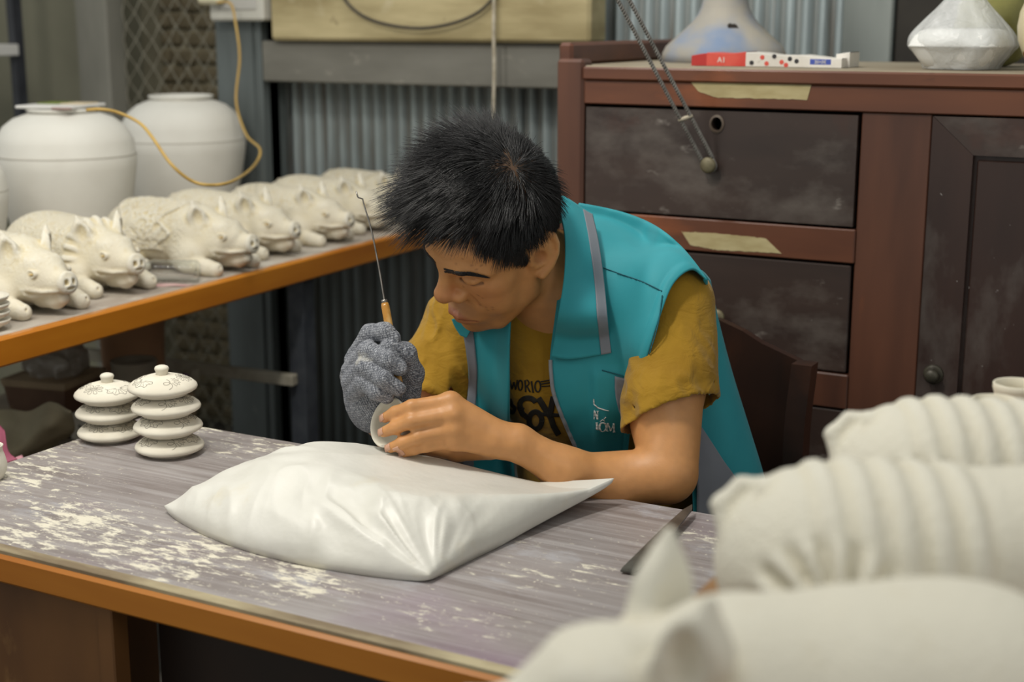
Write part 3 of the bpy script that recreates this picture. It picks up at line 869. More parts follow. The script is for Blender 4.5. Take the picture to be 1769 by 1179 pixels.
# left hand: knuckle, middle joint, end joint, tip
FING = {
 'index':  ([(779, 694, 1.972), (711, 703, 1.962), (683, 713, 1.975), (665, 722, 1.987)], [.0118, .0098, .0088, .0074]),
 'middle': ([(783, 716, 1.964), (711, 728, 1.955), (683, 739, 1.968), (663, 747, 1.980)], [.0118, .0100, .0090, .0076]),
 'ring':   ([(785, 741, 1.966), (722, 756, 1.958), (695, 766, 1.966), (675, 774, 1.976)], [.0112, .0095, .0086, .0074]),
 'pinky':  ([(787, 762, 1.972), (737, 771, 1.968), (715, 777, 1.972), (698, 783, 1.978)], [.0100, .0084, .0076, .0066]),
}
def lefthand_sdf(p):
    d = None
    K = [np.array(P(*v[0][0])) for v in FING.values()]
    W0 = P(862, 748, 1.985); W1 = P(866, 772, 1.988)
    for i, (n, (c, r)) in enumerate(FING.items()):
        pts = [P(*x) for x in c]
        e = s_chain(p, pts, r, .004)
        w = W0+(W1-W0)*(i/3.0)
        meta = s_cap(p, w, pts[0], .0165, .0125)
        # knuckle
        e = smin(e, s_ell(p, P(c[0][0]-2, c[0][1], c[0][2]-.003), (.0105,)*3), .006)
        d2 = smin(meta, e, .010)
        d = d2 if d is None else d
        if i: d = smin(d, d2, .0075)
    # palm and thumb behind
    d = smin(d, s_chain(p, [P(850, 765, 2.00), P(800, 745, 1.992)], [.020, .018]), .012)
    th = s_chain(p, [P(845, 775, 2.005), P(790, 782, 2.022), P(745, 775, 2.040), P(712, 765, 2.045)], [.016, .013, .0105, .009], .006)
    d = smin(d, th, .008)
    return d
def arms_sdf(p):
    d = s_chain(p, [L_SH, L_SH+(L_EL-L_SH)*.45, L_EL], [.047, .047, .0435], .02)
    d = smin(d, s_ell(p, L_SH+(L_EL-L_SH)*.62+np.array([-.012, -.012, 0]), (.043, .043, .07)), .02)
    fa = s_chain(p, [L_EL, L_MID, P(975, 812, 2.005), L_WR], [.0425, .037, .0290, .0240], .02)
    d = smin(d, fa, .005)
    d = smin(d, s_cap(p, L_WR, P(860, 758, 1.985), .0245, .021), .012)
    # arm crease at the elbow bend
    d = smax(d, -s_chain(p, [P(1088, 793, 1.993), P(1126, 813, 1.977), P(1160, 850, 1.977)], [.003, .0036, .0015]), .006)
    r_ = s_chain(p, [R_SH, R_SH+(R_EL-R_SH)*.5, R_EL], [.056, .049, .042], .02)
    r_ = smin(r_, s_chain(p, [R_EL, R_EL+(R_WR-R_EL)*.4, R_WR], [.041, .040, .027], .02), .015)
    r_ = smin(r_, s_cap(p, R_WR, P(652, 678, 2.045), .024, .018), .012)
    return np.minimum(d, r_)
def core_sdf(p):
    d = s_chain(p, [h2w((0, -.012, -.030)), h2w((0, -.014, -.07))*.5+NECKB*.5, NECKB+np.array([-.008, -.008, -.01])], [.050, .049, .054], .02)
    d = smin(d, s_cap(p, h2w((0, .02, -.06)), NECKB+np.array([-.02, -.035, -.02]), .030, .030), .03)
    d = smin(d, s_chain(p, [L_SH, NECKB+np.array([.0, .01, -.055]), R_SH], [.048, .062, .048], .03), .04)
    d = smin(d, s_chain(p, [NECKB, (-.95, 2.0, .82), (-.93, 2.08, .56)], [.07, .09, .10], .03), .05)
    return d
def boxmask(p, lo, hi): return ((p >= lo) & (p <= hi)).all(-1)
HBL, HBH = HEAD_O-.22, HEAD_O+.22
_lh = np.array([P(*c) for v in FING.values() for c in v[0]]+[P(895, 765, 2.0), P(745, 775, 2.045)])
LHL, LHH = _lh.min(0)-.05, _lh.max(0)+.05
def body_sdf(p):
    p = p.astype(np.float32)
    d = core_sdf(p)
    d = smin(d, arms_sdf(p), .02)
    m_ = boxmask(p, HBL, HBH)
    if m_.any():
        q = w2h(p[m_]); r = np.maximum(np.abs(q[:, 0])-.09, np.maximum(np.abs(q[:, 1]-.0)-.125, np.abs(q[:, 2]-.02)-.135))
        i_ = np.where(m_)[0][r < .045]
        if len(i_): d[i_] = smin(d[i_], head_sdf(p[i_]), .018)
    m_ = boxmask(p, LHL, LHH)
    if m_.any(): d[m_] = smin(d[m_], lefthand_sdf(p[m_]), .010)
    return d
bv, bq = sculpt(body_sdf, (-1.32, 1.48, 0.44), (-.62, 2.22, 1.26), .0022, 2, .5)

# ---- skin colours by place on the body
def skin_colors(v):
    q = w2h(v.astype(np.float32)).astype(float)
    aq = q.copy(); aq[:, 0] = np.abs(q[:, 0])
    base = np.array(srgb(192, 138, 86)[:3])
    c = np.tile(base, (len(v), 1))
    n = fbm(v, 22, 3, 1)[:, None]; n2 = fbm(v, 120, 2, 5)[:, None]
    c = c*(1+.07*n+.05*n2)
    inh = boxmask(v, HBL, HBH)
    def blend(mask, col):
        nonlocal c
        mask = (mask*inh)[:, None]; c = c*(1-mask)+np.array(srgb(*col)[:3])*mask
    def soft(d, w): return np.clip(1-d/w, 0, 1)
    blend(.35*soft(s_ell(aq, (.0, .108, -.020), (.014, .016, .014)), .012), (186, 112, 78))       # nose
    blend(.30*soft(s_ell(aq, (.042, .066, -.016), (.016, .02, .014)), .02), (190, 122, 82))
    lips = np.minimum(s_chain(aq, [(.0, .1055, -.0685), (.008, .1055, -.0695), (.028, .0900, -.0760)], [.0066, .0062, .0032]),
                      s_chain(aq, [(.0, .1025, -.0820), (.011, .0995, -.0810), (.027, .0890, -.0775)], [.0070, .0062, .0027]))
    blend(.75*soft(lips, .0025), (158, 92, 70))
    blend(.30*soft(s_chain(aq, [(.0, .100, -.055), (.022, .093, -.060)], [.007]*2), .008), (140, 108, 84))  # moustache shade
    blend(.28*soft(s_ell(aq, (0, .085, -.104), (.022, .02, .016)), .012), (150, 112, 82))
    blend(.55*soft(s_chain(aq, [(.016, .0860, .003), (.031, .0910, -.0005), (.049, .0765, .006)], [.0024]*3), .002), (60, 40, 30))
    blend(.55*soft(s_ell(aq, (.078, -.006, .003), (.008, .008, .012)), .004), (150, 92, 52))
    # freckles
    r = np.random.default_rng(5)
    for k in range(16):
        f = np.array([-r.uniform(.02, .06), 0, r.uniform(-.05, .06)])
        dd = np.hypot(q[:, 0]-f[0], q[:, 2]-f[2])
        blend(.45*soft(dd-.0008, .0015)*(q[:, 1] > .03), (120, 74, 46))
    hm = hair_mask(q)
    blend(.90*hm, (44, 36, 30))
    return c
def hairline(q):
    """signed: > 0 inside the hair"""
    x, y, z = np.abs(q[:, 0]), q[:, 1], q[:, 2]
    side = np.interp(y, [-.12, -.075, -.050, -.040, -.022, -.010, .006, .012, .022, .050, .064, .070, .10],
                     [-.045, -.045, -.036, -.020, .036, .036, .004, .003, .021, .060, .070, .090, .100])
    top = z-np.where((x < .052) & (y > .03), .089, side)
    return top
def hair_mask(q):
    ear = (np.abs(q[:, 0]) > .0765) & (q[:, 1] < .012) & (q[:, 1] > -.06) & (q[:, 2] < .052)
    return np.clip(hairline(q)/.006+.5, 0, 1)*~ear

def skin_mat():
    t = NT('skin')
    a = t.n('ShaderNodeVertexColor'); a.layer_name = 'Col'
    v = t.coord('Object', (1, 1, 1))
    t.base(t.mix(t.math('MULTIPLY', t.ramp(t.noise(v, 60, 4), .4, .8), .10), a.outputs[0], srgb(150, 92, 58)))
    t.set(Roughness=.46)
    t.b.inputs['Specular IOR Level'].default_value = .45
    t.b.inputs['Subsurface Weight'].default_value = .10
    t.b.inputs['Subsurface Radius'].default_value = (.006, .003, .0015)
    t.b.inputs['Subsurface Scale'].default_value = 1.0
    nb = t.bump(t.noise(v, 420, 3), .10, .0012)
    t.bump(t.noise(v, 90, 3), .12, .002, nb)
    return t.m
man = thing('person', 'man in teal vest and mustard shirt bending over a cup at the table', 'person', (-.95, 2.0, 0))
body = mesh_obj('body', bv, bq, skin_mat(), man, smooth=True, world=True)
color_attr(body, skin_colors(bv))
SKIN_BVH = bvh_of(bv, bq)

# ---- finger nails of the bare hand
M_nail = pmat('finger_nail', srgb(206, 160, 134), srgb(190, 146, 120), 60, .35)
for n, (c, r) in FING.items():
    a, b = P(*c[2]), P(*c[3])
    ax = (b-a)/np.linalg.norm(b-a)
    tocam = CAM-b; tocam /= np.linalg.norm(tocam)
    nrm = tocam+np.array([0, 0, .35]); nrm = nrm-ax*(nrm@ax); nrm /= np.linalg.norm(nrm)
    side = np.cross(nrm, ax)
    G = []
    for u in np.linspace(-1, 1, 9):
        row = []
        for w in np.linspace(-1, 1, 9):
            k = math.sqrt(max(0, 1-.18*w*w*w*w))
            pt = b+ax*(.0015+.0058*u*(1 if u < 0 else math.sqrt(max(0, 1-.35*w*w))))+side*(w*.0052*(1-.12*max(0, -u)))
            h = SKIN_BVH.ray_cast(Vector(pt+nrm*.03), Vector(-nrm), .06)
            if h[0] is not None: pt = np.array(h[0])+nrm*.0006*(1-w*w*.6)
            else: pt = pt+nrm*r[3]*.6
            row.append(pt)
        G.append(row)
    o = MB().grid(G).build('finger_nail', M_nail, man, smooth=True, world=True); solidify(o, .0006, 0)

# ================================================================== T-SHIRT
def torso_sdf(p, g=0.0):
    Rt = rotx(math.radians(-22))
    d = s_ell(p, (-.968, 1.962, .905), (.163+g, .108+g, .150+g), Rt)
    d = smin(d, s_ell(p, (-.948, 2.035, .72), (.158+g, .118+g, .17+g)), .06)
    d = smin(d, s_ell(p, (-.93, 2.09, .53), (.168+g, .130+g, .12+g)), .06)
    d = smin(d, s_chain(p, [L_SH+np.array([-.02, 0, .0]), NECKB+np.array([.012, .030, -.020]), R_SH+np.array([.02, 0, 0])], [.056+g, .076+g, .056+g], .03), .05)
    d = smin(d, s_chain(p, [NECKB+np.array([.0, .045, .0]), (-.945, 2.05, .88)], [.062+g, .085+g], .03), .05)
    return d
def folds(p, a, b, amp, freq, seed, tw=1.0):
    """drape folds round an axis a-b"""
    ab = b-a; L_ = np.linalg.norm(ab); ab = ab/L_
    R_ = frame_z(ab)
    q = (p-a)@R_
    ang = np.arctan2(q[..., 1], q[..., 0])
    w = vnoise(np.stack([np.cos(ang)*1.2, np.sin(ang)*1.2, q[..., 2]*freq], -1), 1.0, seed)
    w2 = vnoise(np.stack([np.cos(ang)*2.6, np.sin(ang)*2.6, q[..., 2]*freq*1.7+ang*tw], -1), 1.0, seed+3)
    rid = 1-np.abs(w2)*2
    return amp*(w+.8*rid*.5)
SL_A, SL_B = L_SH, L_SH+(L_EL-L_SH)*.66
SR_A, SR_B = R_SH, R_SH+(R_EL-R_SH)*.62
def shirt_sdf(p):
    p = p.astype(np.float32)
    t = torso_sdf(p, .0)
    t = t-.004*fbm(p*np.array([1, 1, .6], np.float32), 13, 3, 2)
    dl = s_cap(p, SL_A+np.array([.0, .0, .0]), SL_B+(SL_B-SL_A)*.6, .0570, .0755)
    dl = dl-folds(p, SL_A, SL_B, .0095, 20., 4, 1.5)*np.clip(((p-SL_A)@((SL_B-SL_A)/np.linalg.norm(SL_B-SL_A)**2).astype(np.float32)), .15, 1)
    drr = s_cap(p, SR_A, SR_B+(SR_B-SR_A)*.6, .064, .070)
    drr = drr-folds(p, SR_A, SR_B, .0100, 20., 9, 1.5)
    def hem(d, A, B, tilt, r_in):
        ax = (B-A)/np.linalg.norm(B-A)+tilt; ax /= np.linalg.norm(ax)
        pl = (p-B)@ax.astype(np.float32)
        d0 = d
        d = smax(d, pl, .003)
        inside = np.maximum(d0+.0048, -((p-(A+(B-A)*.52))@((B-A)/np.linalg.norm(B-A)).astype(np.float32)))
        d = smax(d, -inside, .002)
        band = np.abs(pl+.018)                          # stitched hem
        return d+.0010*np.exp(-(band/.0016)**2)
    dl = hem(dl, SL_A, SL_B, .42*RT, .0600)
    drr = hem(drr, SR_A, SR_B, np.zeros(3), .0585)
    d = smin(t, dl, .022); d = smin(d, drr, .022)
    # neck opening
    nk = NECKB+np.array([-.008, -.006, .0])
    ax = h2w((0, -.03, -.05))-NECKB; ax /= np.linalg.norm(ax); ax = ax+np.array([0, .25, .35]); ax /= np.linalg.norm(ax)
    hole = s_cap(p, nk-ax*.02, nk+ax*.14, .060, .072)
    ringp = (p-nk)@ax.astype(np.float32)
    d = smax(d, -hole, .004)
    rim = np.sqrt(np.maximum(np.sqrt(np.maximum(((p-nk)**2).sum(-1)-ringp**2, 0))-.070, -1)**2+(ringp-.028)**2)
    # cut the bottom at the lap
    d = smax(d, .50-p[:, 2], .01)
    return d
sv, sq = sculpt(shirt_sdf, (-1.34, 1.70, .46), (-.64, 2.26, 1.13), .0036, 1, .5)
def shirt_mat():
    t = NT('mustard_cotton')
    v = t.coord('Object', (1, 1, 1))
    t.base(t.mix(t.ramp(t.noise(v, 9, 4), .35, .7), srgb(158, 122, 34), srgb(142, 106, 26)))
    t.set(Roughness=.85); t.b.inputs['Specular IOR Level'].default_value = .2
    t.b.inputs['Sheen Weight'].default_value = .15
    nb = t.bump(t.noise(v, 700, 2), .15, .001)
    vw = t.coord('Object', (1, 1, 1.6), (.5, .3, .2))
    nb = t.bump(t.noise(vw, 26, 3, .5, 1.2), .32, .010, nb)
    t.bump(t.noise(v, 45, 4), .18, .006, nb)
    return t.m
M_shirt = shirt_mat()
shirt = mesh_obj('t_shirt', sv, sq, M_shirt, man, smooth=True, world=True)
SHIRT_BVH = bvh_of(sv, sq)

# trousers
def pants_sdf(p):
    d = None
    for s in (-1, 1):
        e = s_chain(p, [(-.93+s*.08, 2.08, .545), (-.95+s*.11, 1.68, .505), (-.95+s*.11, 1.72, .12)], [.098, .075, .060], .02)
        d = e if d is None else smin(d, e, .05)
    d = smin(d, s_ell(p, (-.93, 2.09, .54), (.175, .135, .10)), .04)
    return smax(d, .05-p[:, 2], .004)
pv, pq = sculpt(pants_sdf, (-1.30, 1.52, .06), (-.60, 2.28, .70), .009, 1)
mesh_obj('trousers', pv, pq, pmat('dark_trousers', srgb(38, 40, 52), srgb(30, 31, 40), 12, .85), man, smooth=True, world=True)

for s_ in (-1, 1):
    x = -.95+s_*.11
    def shoe(p): return smax(smin(s_ell(p, (x, 1.64, .035), (.045, .13, .035)), s_ell(p, (x, 1.71, .06), (.04, .055, .05)), .03), .002-p[:, 2], .004)
    hv, hq = sculpt(shoe, (x-.08, 1.48, -.02), (x+.08, 1.80, .14), .007, 1)
    mesh_obj('shoe', hv, hq, pmat('dark_shoe', srgb(34, 32, 32), None, rough=.6), man, smooth=True, world=True)
# ================================================================== VEST
def trace(X, Yp, g=.012, t0=1.85, t1=2.75):
    """depth where the pixel rays meet the torso grown by g (nearest approach when they miss)"""
    X = np.asarray(X, float); sh = X.shape
    R_ = np.stack([ray(a, b) for a, b in zip(X.ravel(), np.asarray(Yp, float).ravel())])
    T = np.linspace(t0, t1, 181)
    out = np.full(len(R_), np.nan)
    pts = (CAM+R_[:, None, :]*T[None, :, None]).astype(np.float32)
    q = pts.reshape(-1, 3)
    d = smin(torso_sdf(q, g), s_cap(q, L_SH+np.array([0, 0, .002]), L_SH+(L_EL-L_SH)*.22, .059+g, .061+g), .03).reshape(len(R_), len(T))
    neg = d < 0
    i = np.argmax(neg, 1); hit = neg.any(1)
    for k in range(len(R_)):
        if hit[k] and i[k] > 0:
            a, b = d[k, i[k]-1], d[k, i[k]]; out[k] = T[i[k]-1]+(T[1]-T[0])*a/(a-b)
        else: out[k] = T[np.argmin(d[k])]
    return out.reshape(sh)
def blur(A, n=2):
    for _ in range(n):
        B = np.pad(A, 1, mode='edge'); A = (B[:-2, 1:-1]+B[2:, 1:-1]+B[1:-1, :-2]+B[1:-1, 2:]+2*B[1:-1, 1:-1])/6
    return A
def lift(XY, D): return np.stack([[P(x, y, d) for (x, y), d in zip(r, q)] for r, q in zip(XY, D)])
def vest_mat(name, c1, c2):
    t = NT(name); v = t.coord('Object', (1, 1, 1))
    t.base(t.mix(t.ramp(t.noise(v, 7, 3), .35, .7), c1, c2))
    t.set(Roughness=.62); t.b.inputs['Specular IOR Level'].default_value = .3
    t.b.inputs['Sheen Weight'].default_value = .1
    nb = t.bump(t.noise(v, 900, 2), .08, .001); t.bump(t.noise(v, 22, 3), .10, .006, nb)
    return t.m
M_vest = vest_mat('teal_softshell', srgb(46, 148, 158), srgb(38, 134, 145))
M_vin = vest_mat('teal_lining', srgb(22, 118, 132), srgb(18, 106, 120))
M_grey = vest_mat('grey_vest_fabric', srgb(128, 132, 140), srgb(116, 119, 128))
vest = None
def vpatch(name, G, mat, t=.0035, parent=None):
    o = MB().grid(G).build(name, mat, parent or man, smooth=True, world=True)
    md = solidify(o, t, 0)
    return o
# ---- left front with shoulder
Lft = [(1000, 352), (985, 385), (972, 450), (960, 540), (950, 626), (957, 686), (983, 748), (1016, 818), (1040, 870)]
Rgt = [(1221, 484), (1196, 466), (1164, 490), (1141, 545), (1116, 625), (1097, 700), (1086, 765), (1082, 830), (1085, 880)]
A = catmull(Lft, 90); B = catmull(Rgt, 90)
w = np.linspace(0, 1, 60)
bow = (np.sin(PI*w)[None, :]*np.linspace(1, 0, 90)[:, None]**3)          # shoulder line bulges up
XY = A[:, None, :]*(1-w)[None, :, None]+B[:, None, :]*w[None, :, None]
XY[..., 1] -= bow*26; XY[..., 0] += bow*22
D = trace(XY[..., 0], XY[..., 1], .014)
D = blur(D, 8)
nz = vnoise(np.stack([XY[..., 0]/34, XY[..., 1]/60, XY[..., 0]*0], -1), 1.0, 3)
D = D-.003*nz
fold = 1/(1+np.exp(-(XY[..., 0]-1025-(XY[..., 1]-700)*.03)/2.2))*np.clip((XY[..., 1]-630)/18, 0, 1)*np.clip((800-XY[..., 1])/60, 0, 1)
D -= .008*fold
D -= .006*(np.abs(w-1)[None, :] < .08)*np.clip((np.arange(90)/90.-.05)/.1, 0, 1)[:, None]
# wrinkles at the zip side
D += .0022*np.sin((XY[..., 0]*.25+XY[..., 1]*.6)/6.)*np.clip((1045-XY[..., 0])/60, 0, 1)*np.clip((XY[..., 1]-690)/60, 0, 1)
D = blur(D, 1)
G = lift(XY, D)
# carry the shoulder over to the back
back = []
for k, (dy, dd) in enumerate(((150, .20), (90, .15), (45, .10), (14, .045))):
    xy = XY[0].copy(); xy[:, 1] += dy
    back.append(np.stack([P(x, y, d+dd) for (x, y), d in zip(xy, D[0])]))
G = np.concatenate([np.stack(back), G])
vest = vpatch('vest', G, M_vest)
VF_XY, VF_D = XY, D
def vdepth(x, y):
    k = np.argmin((VF_XY[..., 0]-x)**2+(VF_XY[..., 1]-y)**2); return VF_D.ravel()[k]
def vtube(name, pts, r, mat, off=.004, n=60, parent=None):
    c = catmull(pts, n)
    return MB().tube([P(x, y, vdepth(x, y)-off) for x, y in c], r, 8).build(name, mat, parent or vest, smooth=True, world=True)
M_pipe = vest_mat('pale_grey_piping', srgb(140, 144, 150), srgb(126, 130, 136))
vtube('zip_piping', [(951, 622), (952, 645), (958, 685), (983, 748), (1014, 814)], .0030, M_pipe, .003)
M_seam = vest_mat('seam_thread', srgb(14, 92, 104), srgb(12, 82, 94))
vtube('seam', [(1040, 462), (1070, 473), (1110, 487), (1143, 503)], .0009, M_seam, .0034)
vtube('seam', [(1128, 640), (1105, 662), (1075, 650), (1040, 640)], .0009, M_seam, .0034)
vtube('seam', [(1144, 510), (1137, 560), (1122, 612)], .0008, M_seam, .0034)
# ---- grey inset below the armhole
a = catmull([(1062, 650), (1063, 680), (1070, 712), (1086, 743)], 20); b = catmull([(1103, 661), (1100, 690), (1094, 715), (1089, 745)], 20)
XY = a[:, None]*(1-np.linspace(0, 1, 12))[None, :, None]+b[:, None]*np.linspace(0, 1, 12)[None, :, None]
G = np.stack([[P(x, y, vdepth(x, y)-.0035) for x, y in r] for r in XY])
vpatch('grey_inset', G, M_grey, .002, vest)
# ---- left collar flap
cx = [[(956, 334), (979, 344), (1004, 360), (1023, 371)],
      [(974, 398), (996, 408), (1015, 416), (1034, 421)],
      [(975, 468), (1000, 478), (1024, 484), (1043, 487)],
      [(964, 548), (995, 555), (1029, 558), (1050, 558)],
      [(952, 617), (985, 621), (1034, 614), (1056, 610)]]
gap = [[.030, .028, .020, .015], [.040, .032, .024, .017], [.044, .034, .024, .018], [.040, .032, .024, .019], [.026, .026, .022, .020]]
XYc = catmull2(np.array(cx, float), 60, 36)
gp = catmull2(np.array(gap)[..., None].repeat(2, -1), 60, 36)[..., 0]
Dc = blur(trace(XYc[..., 0], XYc[..., 1], .010), 12)-gp+.012
ex = catmull2(np.array([[2.125, 2.13, 2.14, 2.145], [2.082, 2.085, 2.095, 2.11], [2.068, 2.066, 2.072, 2.085], [2.056, 2.05, 2.052, 2.06], [2.2]*4])[..., None].repeat(2, -1), 60, 36)[..., 0]
Dc = blur(np.minimum(Dc, ex), 4)
Gc = lift(XYc, Dc)
nape = np.stack([[P(x-24*k, y+6*k, d+.035*k) for (x, y), d in zip(XYc[0], Dc[0])] for k in (3, 2, 1)])
collar = vpatch('collar', np.concatenate([nape, Gc]), M_vest, .004, vest)
vpatch('grey_collar_strip', lift(XYc[:, 25:], Dc[:, 25:]-.0036), M_grey, .002, vest)
# ---- right front hanging open, with its grey edge
Lr = [(792, 545), (800, 575), (806, 610), (810, 650), (806, 700), (800, 760), (800, 830)]
Rr = [(884, 520), (882, 560), (880, 610), (880, 670), (880, 730), (884, 780), (890, 840)]
A = catmull(Lr, 50); B = catmull(Rr, 50); w = np.linspace(0, 1, 30)
XY = A[:, None]*(1-w)[None, :, None]+B[:, None]*w[None, :, None]
D = blur(trace(XY[..., 0], XY[..., 1], .014), 10)-.010
D -= .020*np.exp(-(w/.25)**2)[None, :]
D += .004*np.cos(w*9)[None, :]
rf = vpatch('vest_right_front', lift(XY, D), M_vest, .0035, vest)
vpatch('grey_edge', lift(XY[:, :7], D[:, :7]-.0040), M_grey, .002, vest)
# right collar point under the chin
cc = [[(780, 552), (800, 548), (822, 560)], [(786, 566), (802, 568), (812, 574)], [(795, 580), (800, 582), (806, 584)]]
XY = catmull2(np.array(cc, float), 14, 14); D0 = D[4, 4]
vpatch('collar_point', np.stack([[P(x, y, D0-.012) for x, y in r] for r in XY]), M_vest, .003, vest)
# right shoulder of the vest (mostly behind the head)
A = catmull([(960, 420), (900, 470), (850, 500), (800, 545)], 30); B = catmull([(900, 420), (850, 455), (815, 480), (783, 530)], 30)
XY = A[:, None]*(1-w)[None, :, None]+B[:, None]*w[None, :, None]
vpatch('vest_right_shoulder', lift(XY, blur(trace(XY[..., 0], XY[..., 1], .014), 6)), M_vest, .0035, vest)
# ---- side and back hanging behind the left arm
side = [[(1198, 462, 2.125), (1214, 470, 2.145), (1226, 487, 2.18), (1205, 480, 2.26), (1080, 440, 2.33), (930, 470, 2.42)],
        [(1188, 540, 2.12), (1222, 548, 2.135), (1240, 557, 2.18), (1205, 560, 2.30), (1080, 540, 2.38), (900, 560, 2.48)],
        [(1190, 640, 2.12), (1238, 640, 2.135), (1263, 645, 2.20), (1215, 650, 2.34), (1090, 650, 2.43), (900, 660, 2.51)],
        [(1192, 740, 2.13), (1258, 740, 2.145), (1294, 745, 2.22), (1235, 750, 2.37), (1095, 750, 2.46), (900, 760, 2.53)],
        [(1196, 830, 2.14), (1278, 830, 2.160), (1320, 832, 2.24), (1255, 840, 2.39), (1100, 850, 2.48), (900, 860, 2.54)],
        [(1200, 960, 2.16), (1300, 955, 2.180), (1346, 950, 2.27), (1275, 960, 2.41), (1110, 970, 2.49), (900, 980, 2.55)]]
G = np.array([[P(*c) for c in r] for r in side])
vpatch('vest_back', catmull2(G, 60, 70), M_vest, .0035, vest)
gi = [[(1204, 728, 2.125), (1206, 730, 2.125), (1209, 733, 2.125)], [(1204, 790, 2.127), (1225, 790, 2.130), (1247, 792, 2.136)],
      [(1204, 850, 2.130), (1245, 850, 2.138), (1285, 852, 2.155)], [(1204, 960, 2.14), (1262, 960, 2.155), (1318, 960, 2.20)]]
vpatch('grey_side_inset', catmull2(np.array([[P(x, y, d-.004) for x, y, d in r] for r in gi]), 30, 20), M_grey, .002, vest)

# ---- marks: strokes drawn in pixel space and laid on a surface
def strokes(name, lines, bvh_fun, mat, parent, thick=.0006, ws=1.0):
    mbx = MB()
    for pts, wd in lines:
        c = np.asarray(pts, float)
        seg = np.linalg.norm(np.diff(c, axis=0), axis=1).sum()
        n = max(3, int(seg/1.6)+1)
        s = np.r_[0, np.cumsum(np.linalg.norm(np.diff(c, axis=0), axis=1))]
        u = np.linspace(0, s[-1], n)
        cc_ = np.stack([np.interp(u, s, c[:, 0]), np.interp(u, s, c[:, 1])], 1)
        t = np.gradient(cc_, axis=0); t /= np.linalg.norm(t, axis=1)[:, None]+1e-9
        nn = np.stack([-t[:, 1], t[:, 0]], 1)
        ww = np.interp(np.linspace(0, 1, n), np.linspace(0, 1, len(wd)), wd) if hasattr(wd, '__len__') else np.full(n, wd)
        ww = ww*ws
        m_ = 3 if ww.max() < 4 else 7
        G = np.stack([[bvh_fun(*(cc_[i]+nn[i]*ww[i]*.5*k)) for k in np.linspace(-1, 1, m_)] for i in range(n)])
        mbx.grid(G)
    o = mbx.build(name, mat, parent, smooth=True, world=True)
    solidify(o, thick, 0)
    return o
def on_vest(x, y): return P(x, y, vdepth(x, y)-.0034)
def vest_tree():
    dg = bpy.context.evaluated_depsgraph_get()
def ell(cx_, cy_, rx, ry, n=28, a0=0, a1=2*PI): return [(cx_+rx*math.cos(a), cy_+ry*math.sin(a)) for a in np.linspace(a0, a1, n)]
M_print = pmat('white_print', srgb(226, 228, 226), None, rough=.6)
def oring(cx_, cy_, rx, ry):
    n = 32; return (ell(cx_, cy_, rx, ry, n), [1.0+1.8*abs(math.cos(2*PI*k/(n-1))) for k in range(n)])
let = [([(1025.5, 690), (1026, 699), (1033, 705), (1045, 709), (1052, 710.5)], [1.2, 1.4, 1.6, 1.4, .8]),        # swoosh
       ([(1027, 711), (1032.5, 725)], 2.2), ([(1032.5, 711), (1032.5, 725)], 1.1), ([(1030.5, 711), (1034.5, 711)], .8), ([(1026.5, 709), (1026.5, 725)], 1.0),
       ([(1031, 731), (1031.2, 743.5)], 2.4), ([(1029, 743.5), (1033.5, 743.5)], .8), ([(1029, 731), (1033, 731)], .8),
       oring(1041.5, 738.5, 6.0, 7.6),
       ([(1036.5, 729), (1041, 725.5), (1045, 729)], 1.1), ([(1043.5, 724.5), (1047, 721)], 1.3),
       ([(1049.5, 732), (1048.6, 745.5)], 1.0), ([(1050, 732), (1055.2, 745.3)], 2.2), ([(1055.2, 745.3), (1060.3, 732.5)], 1.0), ([(1060.3, 732.5), (1061, 746.5)], 2.2),
       ([(1046.8, 745.5), (1050.8, 745.5)], .8), ([(1058.6, 746.8), (1063, 746.8)], .8), ([(1048, 731.8), (1051.4, 731.8)], .8), ([(1058.6, 732.2), (1062, 732.2)], .8)]
strokes('lettering', let, on_vest, M_print, vest, ws=1.35)
def on_shirt(x, y):
    r = ray(x, y); h = SHIRT_BVH.ray_cast(Vector(CAM), Vector(r/np.linalg.norm(r)), 5)
    return np.array(h[0])-r*.0012 if h[0] is not None else P(x, y, 2.15)
M_ink = pmat('black_shirt_print', srgb(28, 26, 22), srgb(48, 44, 28), 60, .8, lo=.55, hi=.7)
sl = [  # upper line of letters
 ([(881, 657), (885, 673), (888, 660), (891, 674), (894, 657)], 2.2), (ell(899, 666, 3.6, 8.6), 2.3),
 ([(907, 657), (908, 678)], 2.4), (ell(909.5, 662, 4.2, 5, 16, -PI/2, PI/2), 2.0), ([(910, 667), (916, 678)], 2.3),
 ([(918, 659), (921, 679)], 2.5), (ell(929, 668, 4.8, 9.5), 2.5), ([(934, 660), (950, 657)], 2.0), ([(935, 664), (952, 661)], 2.2), ([(936, 668), (950, 667)], 1.8),
 # big lower letters
 ([(881, 690), (884, 700), (890, 706), (886, 714), (880, 710)], 6.0),
 (ell(912, 700, 14, 12, 20, PI*.7, PI*1.9), 9), ([(897, 703), (903, 716), (914, 724)], 9), (ell(925, 727, 11, 15), 9),
 ([(930, 688), (946, 714), (952, 722)], 10), ([(956, 686), (952, 706), (950, 718), (956, 736), (965, 752)], 10), ([(936, 716), (966, 718)], 6),
 ([(968, 690), (964, 706)], 7)]
strokes('chest_print', sl, on_shirt, M_ink, shirt)
